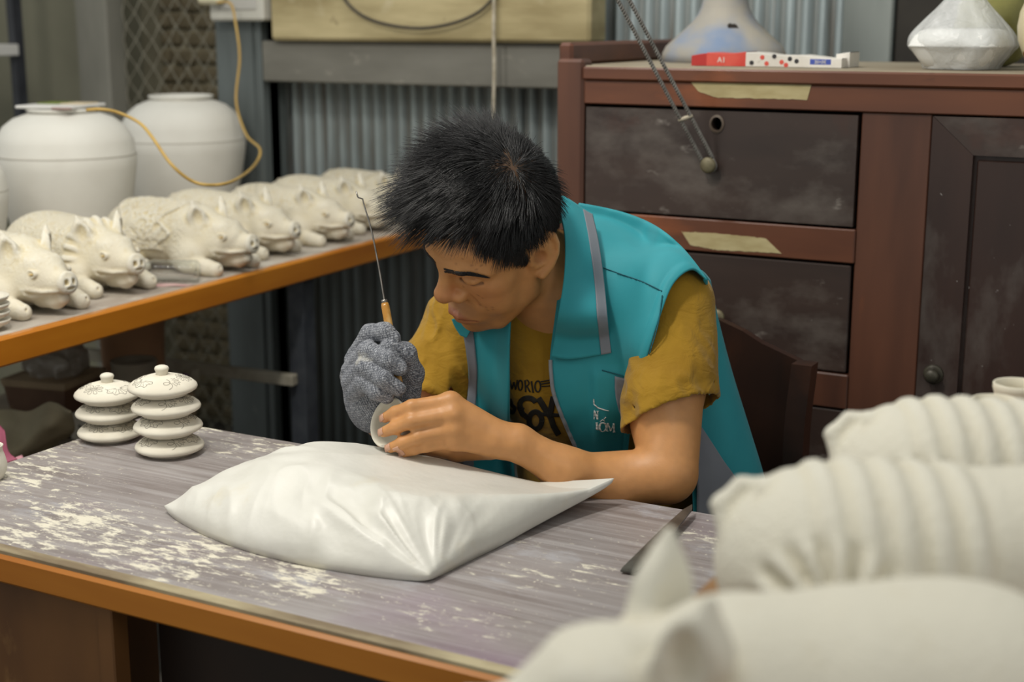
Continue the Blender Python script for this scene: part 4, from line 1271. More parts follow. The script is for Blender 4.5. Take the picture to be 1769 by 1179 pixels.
# stitched neck rib of the shirt
# ================================================================== GLOVE, TOOL AND CUP
# cup held in the bare hand
CUP_C = P(670, 730, 1.993)                                    # centre of its rim
cup_ax = -.66*RT-.66*FW+.24*UP; cup_ax /= np.linalg.norm(cup_ax)   # opening direction
cr = .0355
prof = [(0, -.046), (.012, -.046), (.0135, -.049), (.0155, -.048), (.0165, -.044), (.0255, -.034), (.0312, -.018), (.0340, -.004), (cr, 0.0), (cr-.0008, .0012), (cr-.0026, .0008),
        (.0312, -.006), (.0288, -.018), (.0228, -.032), (.012, -.040), (0, -.0415)]
M_clay = pmat('unfired_white_clay', srgb(222, 218, 204), srgb(206, 200, 184), 14, .85, bump=.08, bscale=120, bdist=.001)
cup = MB().lathe(prof, 64, CUP_C, frame_z(cup_ax)).build('clay_cup', M_clay, smooth=True, base=CUP_C)
tag(cup, 'small white unfired clay cup held in the bare hand', 'cup')

# carving tool
T_tip = P(693.5, 692, 2.000); H_bot = P(691, 671, 2.0); H_top = P(664.5, 523, 2.020)
tool = thing('carving_tool', 'wooden handled carving needle with a long bent wire held in the gloved hand', 'tool', H_bot)
dirh = (H_top-H_bot); Lh = np.linalg.norm(dirh); Rh = frame_z(dirh)
M_handle = pmat('amber_varnished_handle', srgb(176, 124, 52), srgb(206, 168, 104), 40, .22, stretch=(1, 1, .5), lo=.4, hi=.6)
MB().lathe([(0, 0), (.0030, 0), (.0050, .004), (.0054, .012), (.0048, .016), (.0056, .022), (.0060, .045), (.0058, Lh-.006), (.0050, Lh-.001), (0, Lh)], 24, H_bot, Rh).build('handle', M_handle, tool, smooth=True, world=True)
M_steel = pmat('steel_wire', srgb(150, 146, 140), srgb(110, 106, 100), 60, .35, metallic=.8)
MB().tube([H_bot, T_tip], [.0011, .0004], 8).build('needle', M_steel, tool, smooth=True, world=True)
MB().lathe([(0, 0), (.0045, 0), (.0042, .005), (0, .0055)], 20, H_top-dirh/Lh*.001, Rh).build('ferrule', M_steel, tool, smooth=True, world=True)
wp = [H_top, P(655, 465, 2.03), P(642, 400, 2.035), P(628, 351, 2.04)]
wc = np.vstack([catmull(wp, 24), [P(626.5, 344, 2.04), P(619, 341.5, 2.04), P(617.5, 339, 2.04), P(615.5, 331, 2.04)]])
MB().tube(wc, np.r_[np.full(20, .0013), np.full(len(wc)-20, .0011)], 8).build('wire', M_steel, tool, smooth=True, world=True)

# gloved right hand
GL = [  # chains: knuckle .. tip   (px, py, depth), radii
 ([(612, 622, 2.030), (640, 577, 2.008), (664, 574, 1.992), (678, 584, 1.992)], [.0145, .0135, .0130, .0115]),      # index
 ([(607, 640, 2.020), (636, 607, 1.990), (668, 622, 1.978), (690, 636, 1.985)], [.0145, .0138, .0128, .0115]),      # middle
 ([(606, 660, 2.015), (630, 634, 1.984), (660, 654, 1.975), (688, 672, 1.985)], [.0142, .0132, .0122, .0110]),      # ring
 ([(610, 678, 2.020), (628, 660, 1.988), (650, 676, 1.982), (668, 686, 1.990)], [.0130, .0122, .0115, .0105]),      # little
]
TH = ([(706, 690, 2.045), (712, 645, 2.030), (700, 611, 2.005), (671, 600, 1.986)], [.0165, .0160, .0145, .0122])
def glove_sdf(p):
    p = p.astype(np.float32)
    d = s_ell(p, P(650, 655, 2.040), (.034, .030, .042))
    d = smin(d, s_chain(p, [P(612, 650, 2.03), P(630, 690, 2.045), P(646, 712, 2.055)], [.020, .027, .028], .01), .02)
    d = smin(d, s_chain(p, [P(700, 670, 2.05), P(662, 705, 2.06)], [.022, .028], .01), .02)
    for c, r in GL:
        e = s_chain(p, [P(*x) for x in c], r, .006)
        d = smin(d, e, .0025)
    e = s_chain(p, [P(*x) for x in TH[0]], TH[1], .008)
    d = smin(d, e, .003)
    d = smin(d, s_cap(p, P(640, 700, 2.052), R_WR, .0285, .0305), .012)
    ax = (R_EL-R_WR)/np.linalg.norm(R_EL-R_WR)
    d = smax(d, ((p-(R_WR+ax*.012))@ax.astype(np.float32)), .004)
    return d-.0006*vnoise(p, 160, 2)
_g = np.array([P(*c) for a in GL for c in a[0]]+[P(*c) for c in TH[0]]+[R_WR, P(600, 600, 2.0)])
gv, gq = sculpt(glove_sdf, _g.min(0)-.05, _g.max(0)+.05, .0016, 1, .5)
def glove_mat():
    t = NT('grey_marl_knit')
    v = t.coord('Object', (1, 1, 1), (0, .25, .35))
    w1 = t.n('ShaderNodeTexWave', wave_type='BANDS', bands_direction='X'); w1.inputs['Scale'].default_value = 150; w1.inputs['Distortion'].default_value = 6.0; w1.inputs['Detail'].default_value = 2; w1.inputs['Detail Scale'].default_value = 2.5
    w2 = t.n('ShaderNodeTexWave', wave_type='BANDS', bands_direction='Z'); w2.inputs['Scale'].default_value = 95; w2.inputs['Distortion'].default_value = 3.0; w2.inputs['Detail'].default_value = 2
    t.l(v, w1.inputs['Vector']); t.l(v, w2.inputs['Vector'])
    k = t.math('MULTIPLY', w1.outputs['Fac'], t.math('ADD', t.math('MULTIPLY', w2.outputs['Fac'], .6), .4))
    ns = t.noise(v, 260, 3, .6)
    f = t.ramp(t.math('ADD', t.math('MULTIPLY', k, .45), t.math('MULTIPLY', ns, .75)), .25, .85)
    col = t.mix(f, srgb(62, 66, 76), srgb(176, 178, 184))
    col = t.mix(t.ramp(t.noise(t.coord('Object', (1, 1, 1), loc=(1, 2, 3)), 20, 3), .62, .75), col, srgb(200, 196, 184))
    t.base(col); t.set(Roughness=.95); t.b.inputs['Specular IOR Level'].default_value = .15
    t.bump(k, .7, .0014)
    return t.m
glove = mesh_obj('knit_glove', gv, gq, glove_mat(), man, smooth=True, world=True)
# ================================================================== HAIR
def make_hair():
    r = np.random.default_rng(11)
    q = w2h(bv.astype(np.float32)).astype(float)
    inh = boxmask(bv, HBL, HBH)
    hl = hairline(q)
    out_ear = ~((np.abs(q[:, 0]) > .0755) & (q[:, 1] < .016) & (q[:, 1] > -.06) & (q[:, 2] < .05))
    cand = np.where(inh & (hl > -.002) & (np.linalg.norm(q-np.array([0, -.01, .045]), axis=1) < .13) & out_ear & (q[:, 2] > -.052) & (q[:, 1] < .095))[0]
    cent = np.array([0, -.006, .048])
    N = 17000
    idx = r.choice(cand, N)
    p0 = q[idx]+r.normal(0, .0007, (N, 3))
    nrm = p0-cent; nrm /= np.linalg.norm(nrm, axis=1)[:, None]
    wh = np.array([-.0375, -.0310, .131])                              # whorl
    rel = p0-wh; dist = np.linalg.norm(rel, axis=1)
    keep = r.random(N) < np.clip((dist-.001)/.020, .75, 1)
    p0, nrm, rel, dist = p0[keep], nrm[keep], rel[keep], dist[keep]; N = len(p0)
    tan = rel-nrm*(rel*nrm).sum(1)[:, None]; tan /= np.linalg.norm(tan, axis=1)[:, None]+1e-9
    # comb the top forward and, low on the sides, downwards
    fwd = np.tile(np.array([.25, 1., .0]), (N, 1)); fwd -= nrm*(fwd*nrm).sum(1)[:, None]
    topw = np.clip((p0[:, 2]-.06)/.05, 0, 1)*np.clip((p0[:, 1]+.06)/.06, 0, 1)
    flow = tan*(1-.55*topw[:, None])+fwd*(.75*topw[:, None])
    sidew = np.clip((.05-p0[:, 2])/.05, 0, 1)
    down = np.tile(np.array([0, .15, -1.]), (N, 1)); down -= nrm*(down*nrm).sum(1)[:, None]
    flow = flow*(1-.6*sidew[:, None])+down*(.8*sidew[:, None])
    flow /= np.linalg.norm(flow, axis=1)[:, None]+1e-9
    z = p0[:, 2]; y = p0[:, 1]
    L = np.interp(z, [-.05, .0, .035, .06, .09, .14], [.006, .011, .020, .030, .042, .050])
    L *= np.where((y > .030) & (z > .06), np.interp(p0[:, 0], [-.05, -.01, .02, .06], [.62, .80, 1.15, 1.25]), 1)
    L = np.where((y < -.060) & (p0[:, 0] < .03), np.minimum(L, np.interp(z, [-.05, .05, .09, .13], [.005, .010, .016, .03])), L)
    L *= np.where(dist < .02, .42, np.where(dist < .03, .7, 1))
    backtop = np.clip((-.05-y)/.04, 0, 1)*np.clip((z-.05)/.04, 0, 1)
    L *= 1-.15*backtop
    L *= r.uniform(.72, 1.18, N)
    # clumps
    cl = vnoise(p0, 75, 4)[:, None]; cl2 = vnoise(p0, 75, 8)[:, None]
    side = np.cross(nrm, flow)
    flow = flow+side*cl*.55+nrm*cl2*.10; flow /= np.linalg.norm(flow, axis=1)[:, None]
    front0 = np.clip((y-.035)/.03, 0, 1)*np.clip((z-.05)/.03, 0, 1)
    lift_ = np.interp(z, [-.05, .03, .07, .12], [.22, .35, .62, .75])
    lift_ = np.where(dist < .035, .55, lift_)
    right = np.clip(p0[:, 0]/.05, 0, 1)*np.clip((z-.05)/.04, 0, 1)                # far side stands up
    L = L*(1+.45*right)
    lift_ = lift_+.75*right+.35*backtop*(p0[:, 0] > .0)+.25*front0
    lift_ *= r.uniform(.75, 1.3, N)
    g = (np.array([0, 0, -1.0])@HEAD_R)                               # gravity in head space
    S = 7
    pts = np.zeros((N, S, 3)); pts[:, 0] = p0-nrm*.0012
    dirv = flow+nrm*lift_[:, None]; dirv /= np.linalg.norm(dirv, axis=1)[:, None]
    front = np.clip((y-.035)/.03, 0, 1)*np.clip((z-.05)/.03, 0, 1)
    for s in range(1, S):
        pts[:, s] = pts[:, s-1]+dirv*(L/(S-1))[:, None]
        gw = .10-.03*front
        dirv = dirv+g*gw[:, None]*(.55)-nrm*(.085*(1-right*.8)*(1-backtop*.6)*(1-.6*front))[:, None]+r.normal(0, .035, (N, 3))
        dirv /= np.linalg.norm(dirv, axis=1)[:, None]
        # stay outside the skull
        e = pts[:, s]-cent
        k = np.linalg.norm(e/np.array([.082, .097, .098]), axis=1)
        m_ = (k < 1.01)
        pts[m_, s] = cent+e[m_]*(1.01/k[m_])[:, None]
    rad = np.interp(np.linspace(0, 1, S), [0, .5, 1], [.00052, .00044, .00010])
    return pts, rad
def strand_mesh(pts, rad):
    N, S = pts.shape[:2]
    t = np.gradient(pts, axis=1); t /= np.linalg.norm(t, axis=2)[..., None]+1e-9
    ref = np.tile(np.array([.3, .5, .8]), (N, S, 1))
    u = np.cross(t, ref); u /= np.linalg.norm(u, axis=2)[..., None]+1e-9
    w_ = np.cross(t, u)
    V = np.stack([pts+(u*math.cos(a)+w_*math.sin(a))*rad[None, :, None] for a in (0, 2*PI/3, 4*PI/3)], 2)   # N,S,3,3
    V = V.reshape(-1, 3)
    i = np.arange(N)[:, None, None]*S*3; s = np.arange(S-1)[None, :, None]*3; k = np.arange(3)[None, None, :]
    a = i+s+k; b = i+s+(k+1) % 3
    F = np.stack([a, b, b+3, a+3], -1).reshape(-1, 4)
    return V, F
hp, hrad = make_hair()
hv, hf = strand_mesh(h2w(hp.reshape(-1, 3)).reshape(hp.shape), hrad)
t = NT('black_hair'); t.base(srgb(22, 21, 22)); t.set(Roughness=.42); t.b.inputs['Specular IOR Level'].default_value = .55
M_hair = t.m
hair = mesh_obj('hair', hv, hf, M_hair, man, smooth=True, world=True); hair['kind'] = 'stuff'
# eyebrows
r = np.random.default_rng(4)
bp = []
for s in (-1, 1):
    for k in range(420):
        u = r.random(); c = catmull([(s*.008, .102, .0285), (s*.030, .099, .0355), (s*.046, .089, .0345), (s*.061, .070, .024)], 50)[int(u*49)]
        c = c+np.array([0, 0, r.uniform(-.0046, .0046)*(1-.5*u)])
        hcen = h2w(c); o = h2w(c+np.array([0, .03, 0])); dv = (hcen-o)
        h = SKIN_BVH.ray_cast(Vector(o), Vector(dv/np.linalg.norm(dv)), .08)
        if h[0] is None: continue
        p = w2h(np.array([h[0][:]], np.float32))[0].astype(float)
        d = np.array([s*(.75+.3*u), -.30-.5*u, .45-.75*u]); d /= np.linalg.norm(d)
        ln = .0065*r.uniform(.7, 1.2)
        bp.append([p+d*ln*a+np.array([0, .0012, 0])*math.sin(a*2.2) for a in np.linspace(0, 1, 5)])
bp = np.array(bp)
ev, ef = strand_mesh(h2w(bp.reshape(-1, 3)).reshape(bp.shape), np.array([.0005, .0005, .00045, .0003, .0001]))
eb = mesh_obj('eyebrows', ev, ef, M_hair, man, smooth=True, world=True); eb['kind'] = 'stuff'
# ================================================================== THINGS ON THE TABLE
# ---- plastic covered cushion
cL, cF, cR, cB = onz(283, 872, TZ+.012), onz(742, 996, TZ+.010), onz(1062, 832, TZ+.035), onz(640, 752, TZ+.075)
def cushion():
    n = 190
    U, V = np.meshgrid(np.linspace(-1, 1, n), np.linspace(-1, 1, n), indexing='ij')
    # bilinear base between corners L(u-,v-) F(u+,v-) R(u+,v+) B(u-,v+)
    a, b = (U+1)/2, (V+1)/2
    base = cL[:2]*((1-a)*(1-b))[..., None]+cF[:2]*(a*(1-b))[..., None]+cR[:2]*(a*b)[..., None]+cB[:2]*((1-a)*b)[..., None]
    # edges bow: front edges out, right edge slightly in
    def off(m_, d): return m_[..., None]*np.array(d)
    base = base+off((1-U**2)*np.clip((1-V)/2, 0, 1)**2, (-.010, -.045))          # L-F edge outwards
    base = base+off((1-V**2)*np.clip((1+U)/2, 0, 1)**2, (-.012, .012))           # F-R edge slightly in
    base = base+off((1-U**2)*np.clip((1+V)/2, 0, 1)**2, (.0, -.01))
    base = base+off((1-V**2)*np.clip((1-U)/2, 0, 1)**2, (-.02, .02))
    e = np.minimum((1-U**2), (1-V**2))
    prof = (np.clip(1-np.abs(U)**2.6, 0, 1)**.62)*(np.clip(1-np.abs(V)**2.6, 0, 1)**.62)
    H = .086*prof*(1+.10*(V)-.08*U)
    pt = np.stack([base[..., 0], base[..., 1], np.zeros_like(U)], -1)
    # wrinkles fanning out from the front corner
    du, dv = U-1.05, V+1.02
    rr = np.hypot(du, dv); th = np.arctan2(dv, -du)
    env = np.exp(-(rr-.35)**2/.30)*prof**.35
    w = vnoise(np.stack([th*5.5, rr*.9, U*0], -1), 1.0, 3)
    rid = (1-np.abs(w)*2.2)
    H = H+.0110*rid*env*np.clip(rr*2.2, 0, 1)
    w2 = vnoise(np.stack([th*12., rr*1.6, U*0+4], -1), 1.0, 5)
    H = H+.0035*(1-np.abs(w2)*2)*env
    # creases along the front-left edge and soft dents elsewhere
    m_ = np.clip(1-(V+1)/.75, 0, 1)
    w3 = vnoise(np.stack([U*6+V*4, V*3.2, U*0+9], -1), 1.0, 7)
    H = H+.0100*(1-np.abs(w3)*2)*m_*prof**.4
    H = H+.0035*fbm(np.stack([U*2.2, V*2.2, U*0], -1), 1.0, 3, 2)*prof
    H = H+.0026*(1-2*np.abs(vnoise(np.stack([U*5+V*3, V*3-U*2, U*0], -1), 1.0, 12)))*prof**.5
    H = H-.006*np.exp(-((U+.05)**2+(V-.35)**2)/.05)                               # pressed by the hand
    # the arm and hand press into it
    arm = [P(*FING['ring'][0][3]), P(*FING['ring'][0][1]), P(*FING['pinky'][0][0]), L_WR, P(975, 812, 2.005), L_MID]
    rad = [.009, .011, .016, .024, .029, .037]
    ZL = np.full(U.shape, 9.)
    arm += [P(845, 775, 2.005), P(790, 782, 2.022), P(745, 775, 2.040), P(712, 765, 2.045)]; rad += [.018, .015, .0125, .011]
    for k in (0, 1, 2, 3, 4, 6, 7, 8):
        a0, a1 = arm[k], arm[k+1]; d2 = (a1-a0)[:2]; tt = np.clip(((pt[..., :2]-a0[:2])@d2)/(d2@d2), 0, 1)
        q = a0[:2]+tt[..., None]*d2; dist = np.linalg.norm(pt[..., :2]-q, axis=-1)
        r_ = rad[k]+(rad[k+1]-rad[k])*tt; zc = a0[2]+(a1[2]-a0[2])*tt
        ZL = np.minimum(ZL, zc-np.sqrt(np.maximum(r_**2-np.minimum(dist, r_*.8)**2, 0))+.002+.20*np.maximum(dist-r_*.6, 0))
    # rim lifts off the table a little at the right corner
    rim = .010+.010*a*b+.030*np.clip(a*b-.35, 0, 1)+.035*np.clip((1-a)*b-.3, 0, 1)
    top = pt.copy(); top[..., 2] = np.maximum(-smax(-(TZ+rim+np.maximum(H, 0)), -ZL, .012), TZ+rim+.001*prof)
    bot = pt.copy(); bot[..., 2] = TZ+rim-np.minimum(rim-.0005, .020*prof**.5+.0)-.0008
    bot[..., 2] = np.maximum(TZ+.0006, rim+TZ-.03*prof**.4)
    # belly of the front-left side overhangs its rim
    m2 = MB().grid(top); m2.grid(bot[:, ::-1])
    return m2, top
def cushion_mat():
    t = NT('white_plastic_film')
    v = t.coord('Object', (1, 1, 1))
    col = t.mix(t.ramp(t.noise(v, 6, 4), .35, .7), srgb(220, 218, 210), srgb(206, 204, 194))
    col = t.mix(t.math('MULTIPLY', t.ramp(t.noise(t.coord('Object', loc=(3, 1, 2)), 9, 5, .6), .62, .74), .5), col, srgb(206, 196, 170))
    col = t.mix(t.ramp(t.noise(t.coord('Object', loc=(8, 5, 2)), 70, 3, .6), .80, .82), col, srgb(170, 150, 110))
    t.base(col); t.set(Roughness=.45)
    t.b.inputs['Specular IOR Level'].default_value = .45
    t.b.inputs['Coat Weight'].default_value = .15; t.b.inputs['Coat Roughness'].default_value = .3
    nb = t.bump(t.noise(v, 11, 4, .55), .30, .012)
    t.bump(t.noise(v, 50, 4), .12, .003, nb)
    return t.m
m2, CTOP = cushion()
o = m2.build('plastic_cushion', cushion_mat(), smooth=True, base=(cL+cR)/2*np.array([1, 1, 0])+np.array([0, 0, TZ]))
bmx = bmesh.new(); bmx.from_mesh(o.data); bmesh.ops.remove_doubles(bmx, verts=bmx.verts, dist=.0004); bmesh.ops.recalc_face_normals(bmx, faces=bmx.faces); bmx.to_mesh(o.data); bmx.free(); o.data.shade_smooth()
tag(o, 'flat square cushion wrapped in crumpled white plastic on the table', 'cushion')

# ---- flat pot lids engraved with flowers, two stacks
def lid_mesh():
    R0 = .050
    prof = [(0, .006), (.030, .005), (.034, -.002), (.036, -.0025), (.037, .004), (.046, .0062), (.0495, .0085), (R0, .0105), (.0490, .0130), (.043, .0180), (.034, .0225), (.022, .0262), (.011, .0280), (.0093, .0284),
            (.0086, .0300), (.0088, .0330), (.0104, .0362), (.0108, .0385), (.0096, .0412), (.0060, .0430), (0, .0436)]
    n = 96
    m_ = MB().lathe(prof, n)
    return m_
def flat_lid(knob=True):
    R0 = .050
    under = [(0, .0035), (.033, .0030), (.0345, .0), (.0375, .0), (.0390, .0035), (.0475, .0060), (.0512, .0085), (.0522, .0112), (.0508, .0145), (.045, .0195)]
    top = [(.035, .0245), (.023, .0282), (.011, .0302), (0, .0306)]
    return MB().lathe(under+top, 96)
M_lid = pmat('cream_bisque', srgb(226, 220, 204), srgb(214, 207, 190), 20, .8, bump=.05, bscale=200, bdist=.0006)
M_eng = pmat('engraved_grey_line', srgb(104, 100, 90), None, rough=.9)
def lid_z(r): return np.interp(r, [0, .011, .023, .035, .045, .0508, .0522], [.0306, .0302, .0282, .0245, .0195, .0145, .0112])
def petal_lines(kind, a0):
    """flower drawings in the polar plane of the lid, as world-size polylines (x, y)"""
    L_ = []
    for k in range(5):
        ca = a0+k*2*PI/5
        c = .0315*np.array([math.cos(ca), math.sin(ca)])
        e1 = np.array([math.cos(ca), math.sin(ca)]); e2 = np.array([-e1[1], e1[0]])
        sty = (kind+k) % 3
        def T(pts): return [c+e1*p[0]*1.45+e2*p[1]*1.6 for p in pts]
        if sty == 0:          # daisy of loops
            for j in range(8):
                b = j*2*PI/8; s = .0085
                L_.append(T([(s*u*math.cos(b+w), s*u*1.25*math.sin(b+w)) for u, w in [(.22, 0), (.6, .26), (.9, .2), (1, 0), (.9, -.2), (.6, -.26), (.22, 0)]]))
            L_.append(T([(.0016*math.cos(t), .0016*math.sin(t)) for t in np.linspace(0, 2*PI, 9)]))
        elif sty == 1:        # fan of strokes
            for j in range(11):
                b = -1.9+j*.38; L_.append(T([(.002*math.cos(b), .0025*math.sin(b)), (.0088*math.cos(b+.1), .0115*math.sin(b+.1))]))
            L_.append(T([(.0092*math.cos(t)*(1+.12*math.sin(8*t)), .0118*math.sin(t)*(1+.12*math.sin(8*t))) for t in np.linspace(-2.1, 2.1, 40)]))
        else:                 # scrolling leaf
            L_.append(T([(.0075-.0012*t*1.0+.0035*math.cos(t*1.3), .0045*math.sin(t*1.3)*(1-t*.06)) for t in np.linspace(0, 7, 40)]))
            for j in range(5):
                b = .5+j*.5; L_.append(T([(.003*math.cos(b), .004*math.sin(b)+.003), (.0085*math.cos(b), .010*math.sin(b)+.003), (.006*math.cos(b+.4), .008*math.sin(b+.4)+.003)]))
    return L_
def engraving(kind, a0):
    mbx = MB()
    for line in petal_lines(kind, a0):
        c = np.asarray(line); r = np.hypot(c[:, 0], c[:, 1]); ok = (r < .0512) & (r > .012)
        c = c[ok]
        if len(c) < 2: continue
        r = np.hypot(c[:, 0], c[:, 1])
        p3 = np.c_[c, lid_z(r)+.00008]
        mbx.tube(p3, .00036, 4, cap=False)
    return mbx
lid_protos = {}
def make_lid(loc, rz, tilt, knob, kind, label, group=None):
    t_ = thing('pot_lid', label, 'lid', loc, rz, group)
    key = ('k' if knob else 'p', kind)
    t_.rotation_euler = (tilt[0], tilt[1], rz)
    if key in lid_protos:
        for me, nm in lid_protos[key]:
            c = bpy.data.objects.new(nm, me); link(c); c.parent = t_
    else:
        a = flat_lid(True).build('lid_disc', M_lid, t_, smooth=True)
        b = engraving(kind, .3*kind).build('engraved_flowers', M_eng, t_)
        b['kind'] = 'stuff'
        lst = [(a.data, 'lid_disc'), (b.data, 'engraved_flowers')]
        if knob:
            k_ = MB().lathe([(0, .028), (.0088, .0295), (.0090, .0330), (.0096, .0362), (.0106, .0384), (.0108, .0402), (.0094, .0426), (.0058, .0442), (0, .0448)], 40).build('knob', M_lid, t_, smooth=True)
            lst.append((k_.data, 'knob'))
        lid_protos[key] = lst
        for o_ in t_.children:
            if o_.name.startswith('engraved'): o_['kind'] = 'stuff'
    for o_ in t_.children:
        if o_.name.startswith('engraved'): o_['kind'] = 'stuff'
    return t_
SH = .0306
sa = onz(196, 770, TZ); sb = onz(295, 796, TZ)
# the visible base ellipses give the stack positions
A0 = np.array([onz(193, 757, TZ)[0], onz(193, 757, TZ)[1], TZ]); B0 = np.array([onz(293, 782, TZ)[0], onz(293, 782, TZ)[1], TZ])
words = ['bottom', 'second from the bottom', 'third from the bottom', 'top']
for i in range(3):
    jx = [(.0, .0), (-.003, .001), (-.001, -.001)][i]
    make_lid(A0+np.array([jx[0], jx[1], .0002+SH*i]), 1.1+.9*i, (0, 0), i == 2, i % 3,
             ['lowest engraved pot lid of the shorter stack of three', 'middle engraved pot lid of the shorter stack of three', 'knobbed engraved pot lid on top of the shorter stack of three'][i], 'engraved pot lids on the table')
for i in range(4):
    jx = [(.001, .0), (-.001, .001), (-.003, .001), (-.007, .0)][i]
    make_lid(B0+np.array([jx[0], jx[1], .0002+SH*i]), .2+1.3*i, (0, 0), i == 3, (i+1) % 3,
             ['lowest engraved pot lid of the taller stack of four', 'second engraved pot lid from the table in the taller stack of four',
              'third engraved pot lid from the table in the taller stack of four', 'knobbed engraved pot lid on top of the taller stack of four'][i], 'engraved pot lids on the table')

# ---- little white jar cut by the left frame edge
jl = onz(-16, 828, TZ)
o = MB().lathe([(0, .0), (.016, .0), (.018, .002), (.023, .012), (.0245, .022), (.022, .034), (.0195, .042), (.0195, .047), (.021, .050), (.0195, .051), (.0175, .047), (.0175, .042), (.019, .032), (.019, .012), (0, .006)], 48, jl).build('small_jar', M_clay, smooth=True, base=jl)
tag(o, 'small white clay jar at the table end next to the bench', 'jar')

# ---- steel knife leaning on the table's far edge
ka = onz(1088, 985, TZ+.003); kb = onz(1196, 874, TZ+.012)
kn_ = thing('steel_knife', 'narrow grey steel blade lying across the table edge', 'knife', ka)
d_ = (kb-ka); Lk = np.linalg.norm(d_); d_ /= Lk
s_ = np.cross(d_, [0, 0, 1]); s_ /= np.linalg.norm(s_)
n_ = np.cross(s_, d_)
out = [(-.010, -.008), (-.010, .008), (0, .010), (Lk*.6, .010), (Lk*.92, .006), (Lk, .0), (Lk*.9, -.005), (Lk*.6, -.008), (0, -.009)]
v = [ka+d_*a+s_*b+n_*h for h in (0, .0022) for a, b in out]
m_ = len(out)
MB().add(v, [tuple(range(m_-1, -1, -1)), tuple(range(m_, 2*m_))]+[(i, (i+1) % m_, m_+(i+1) % m_, m_+i) for i in range(m_)]).build('blade', pmat('grey_blade', srgb(120, 118, 112), srgb(90, 88, 84), 30, .35, metallic=.7), kn_, world=True)
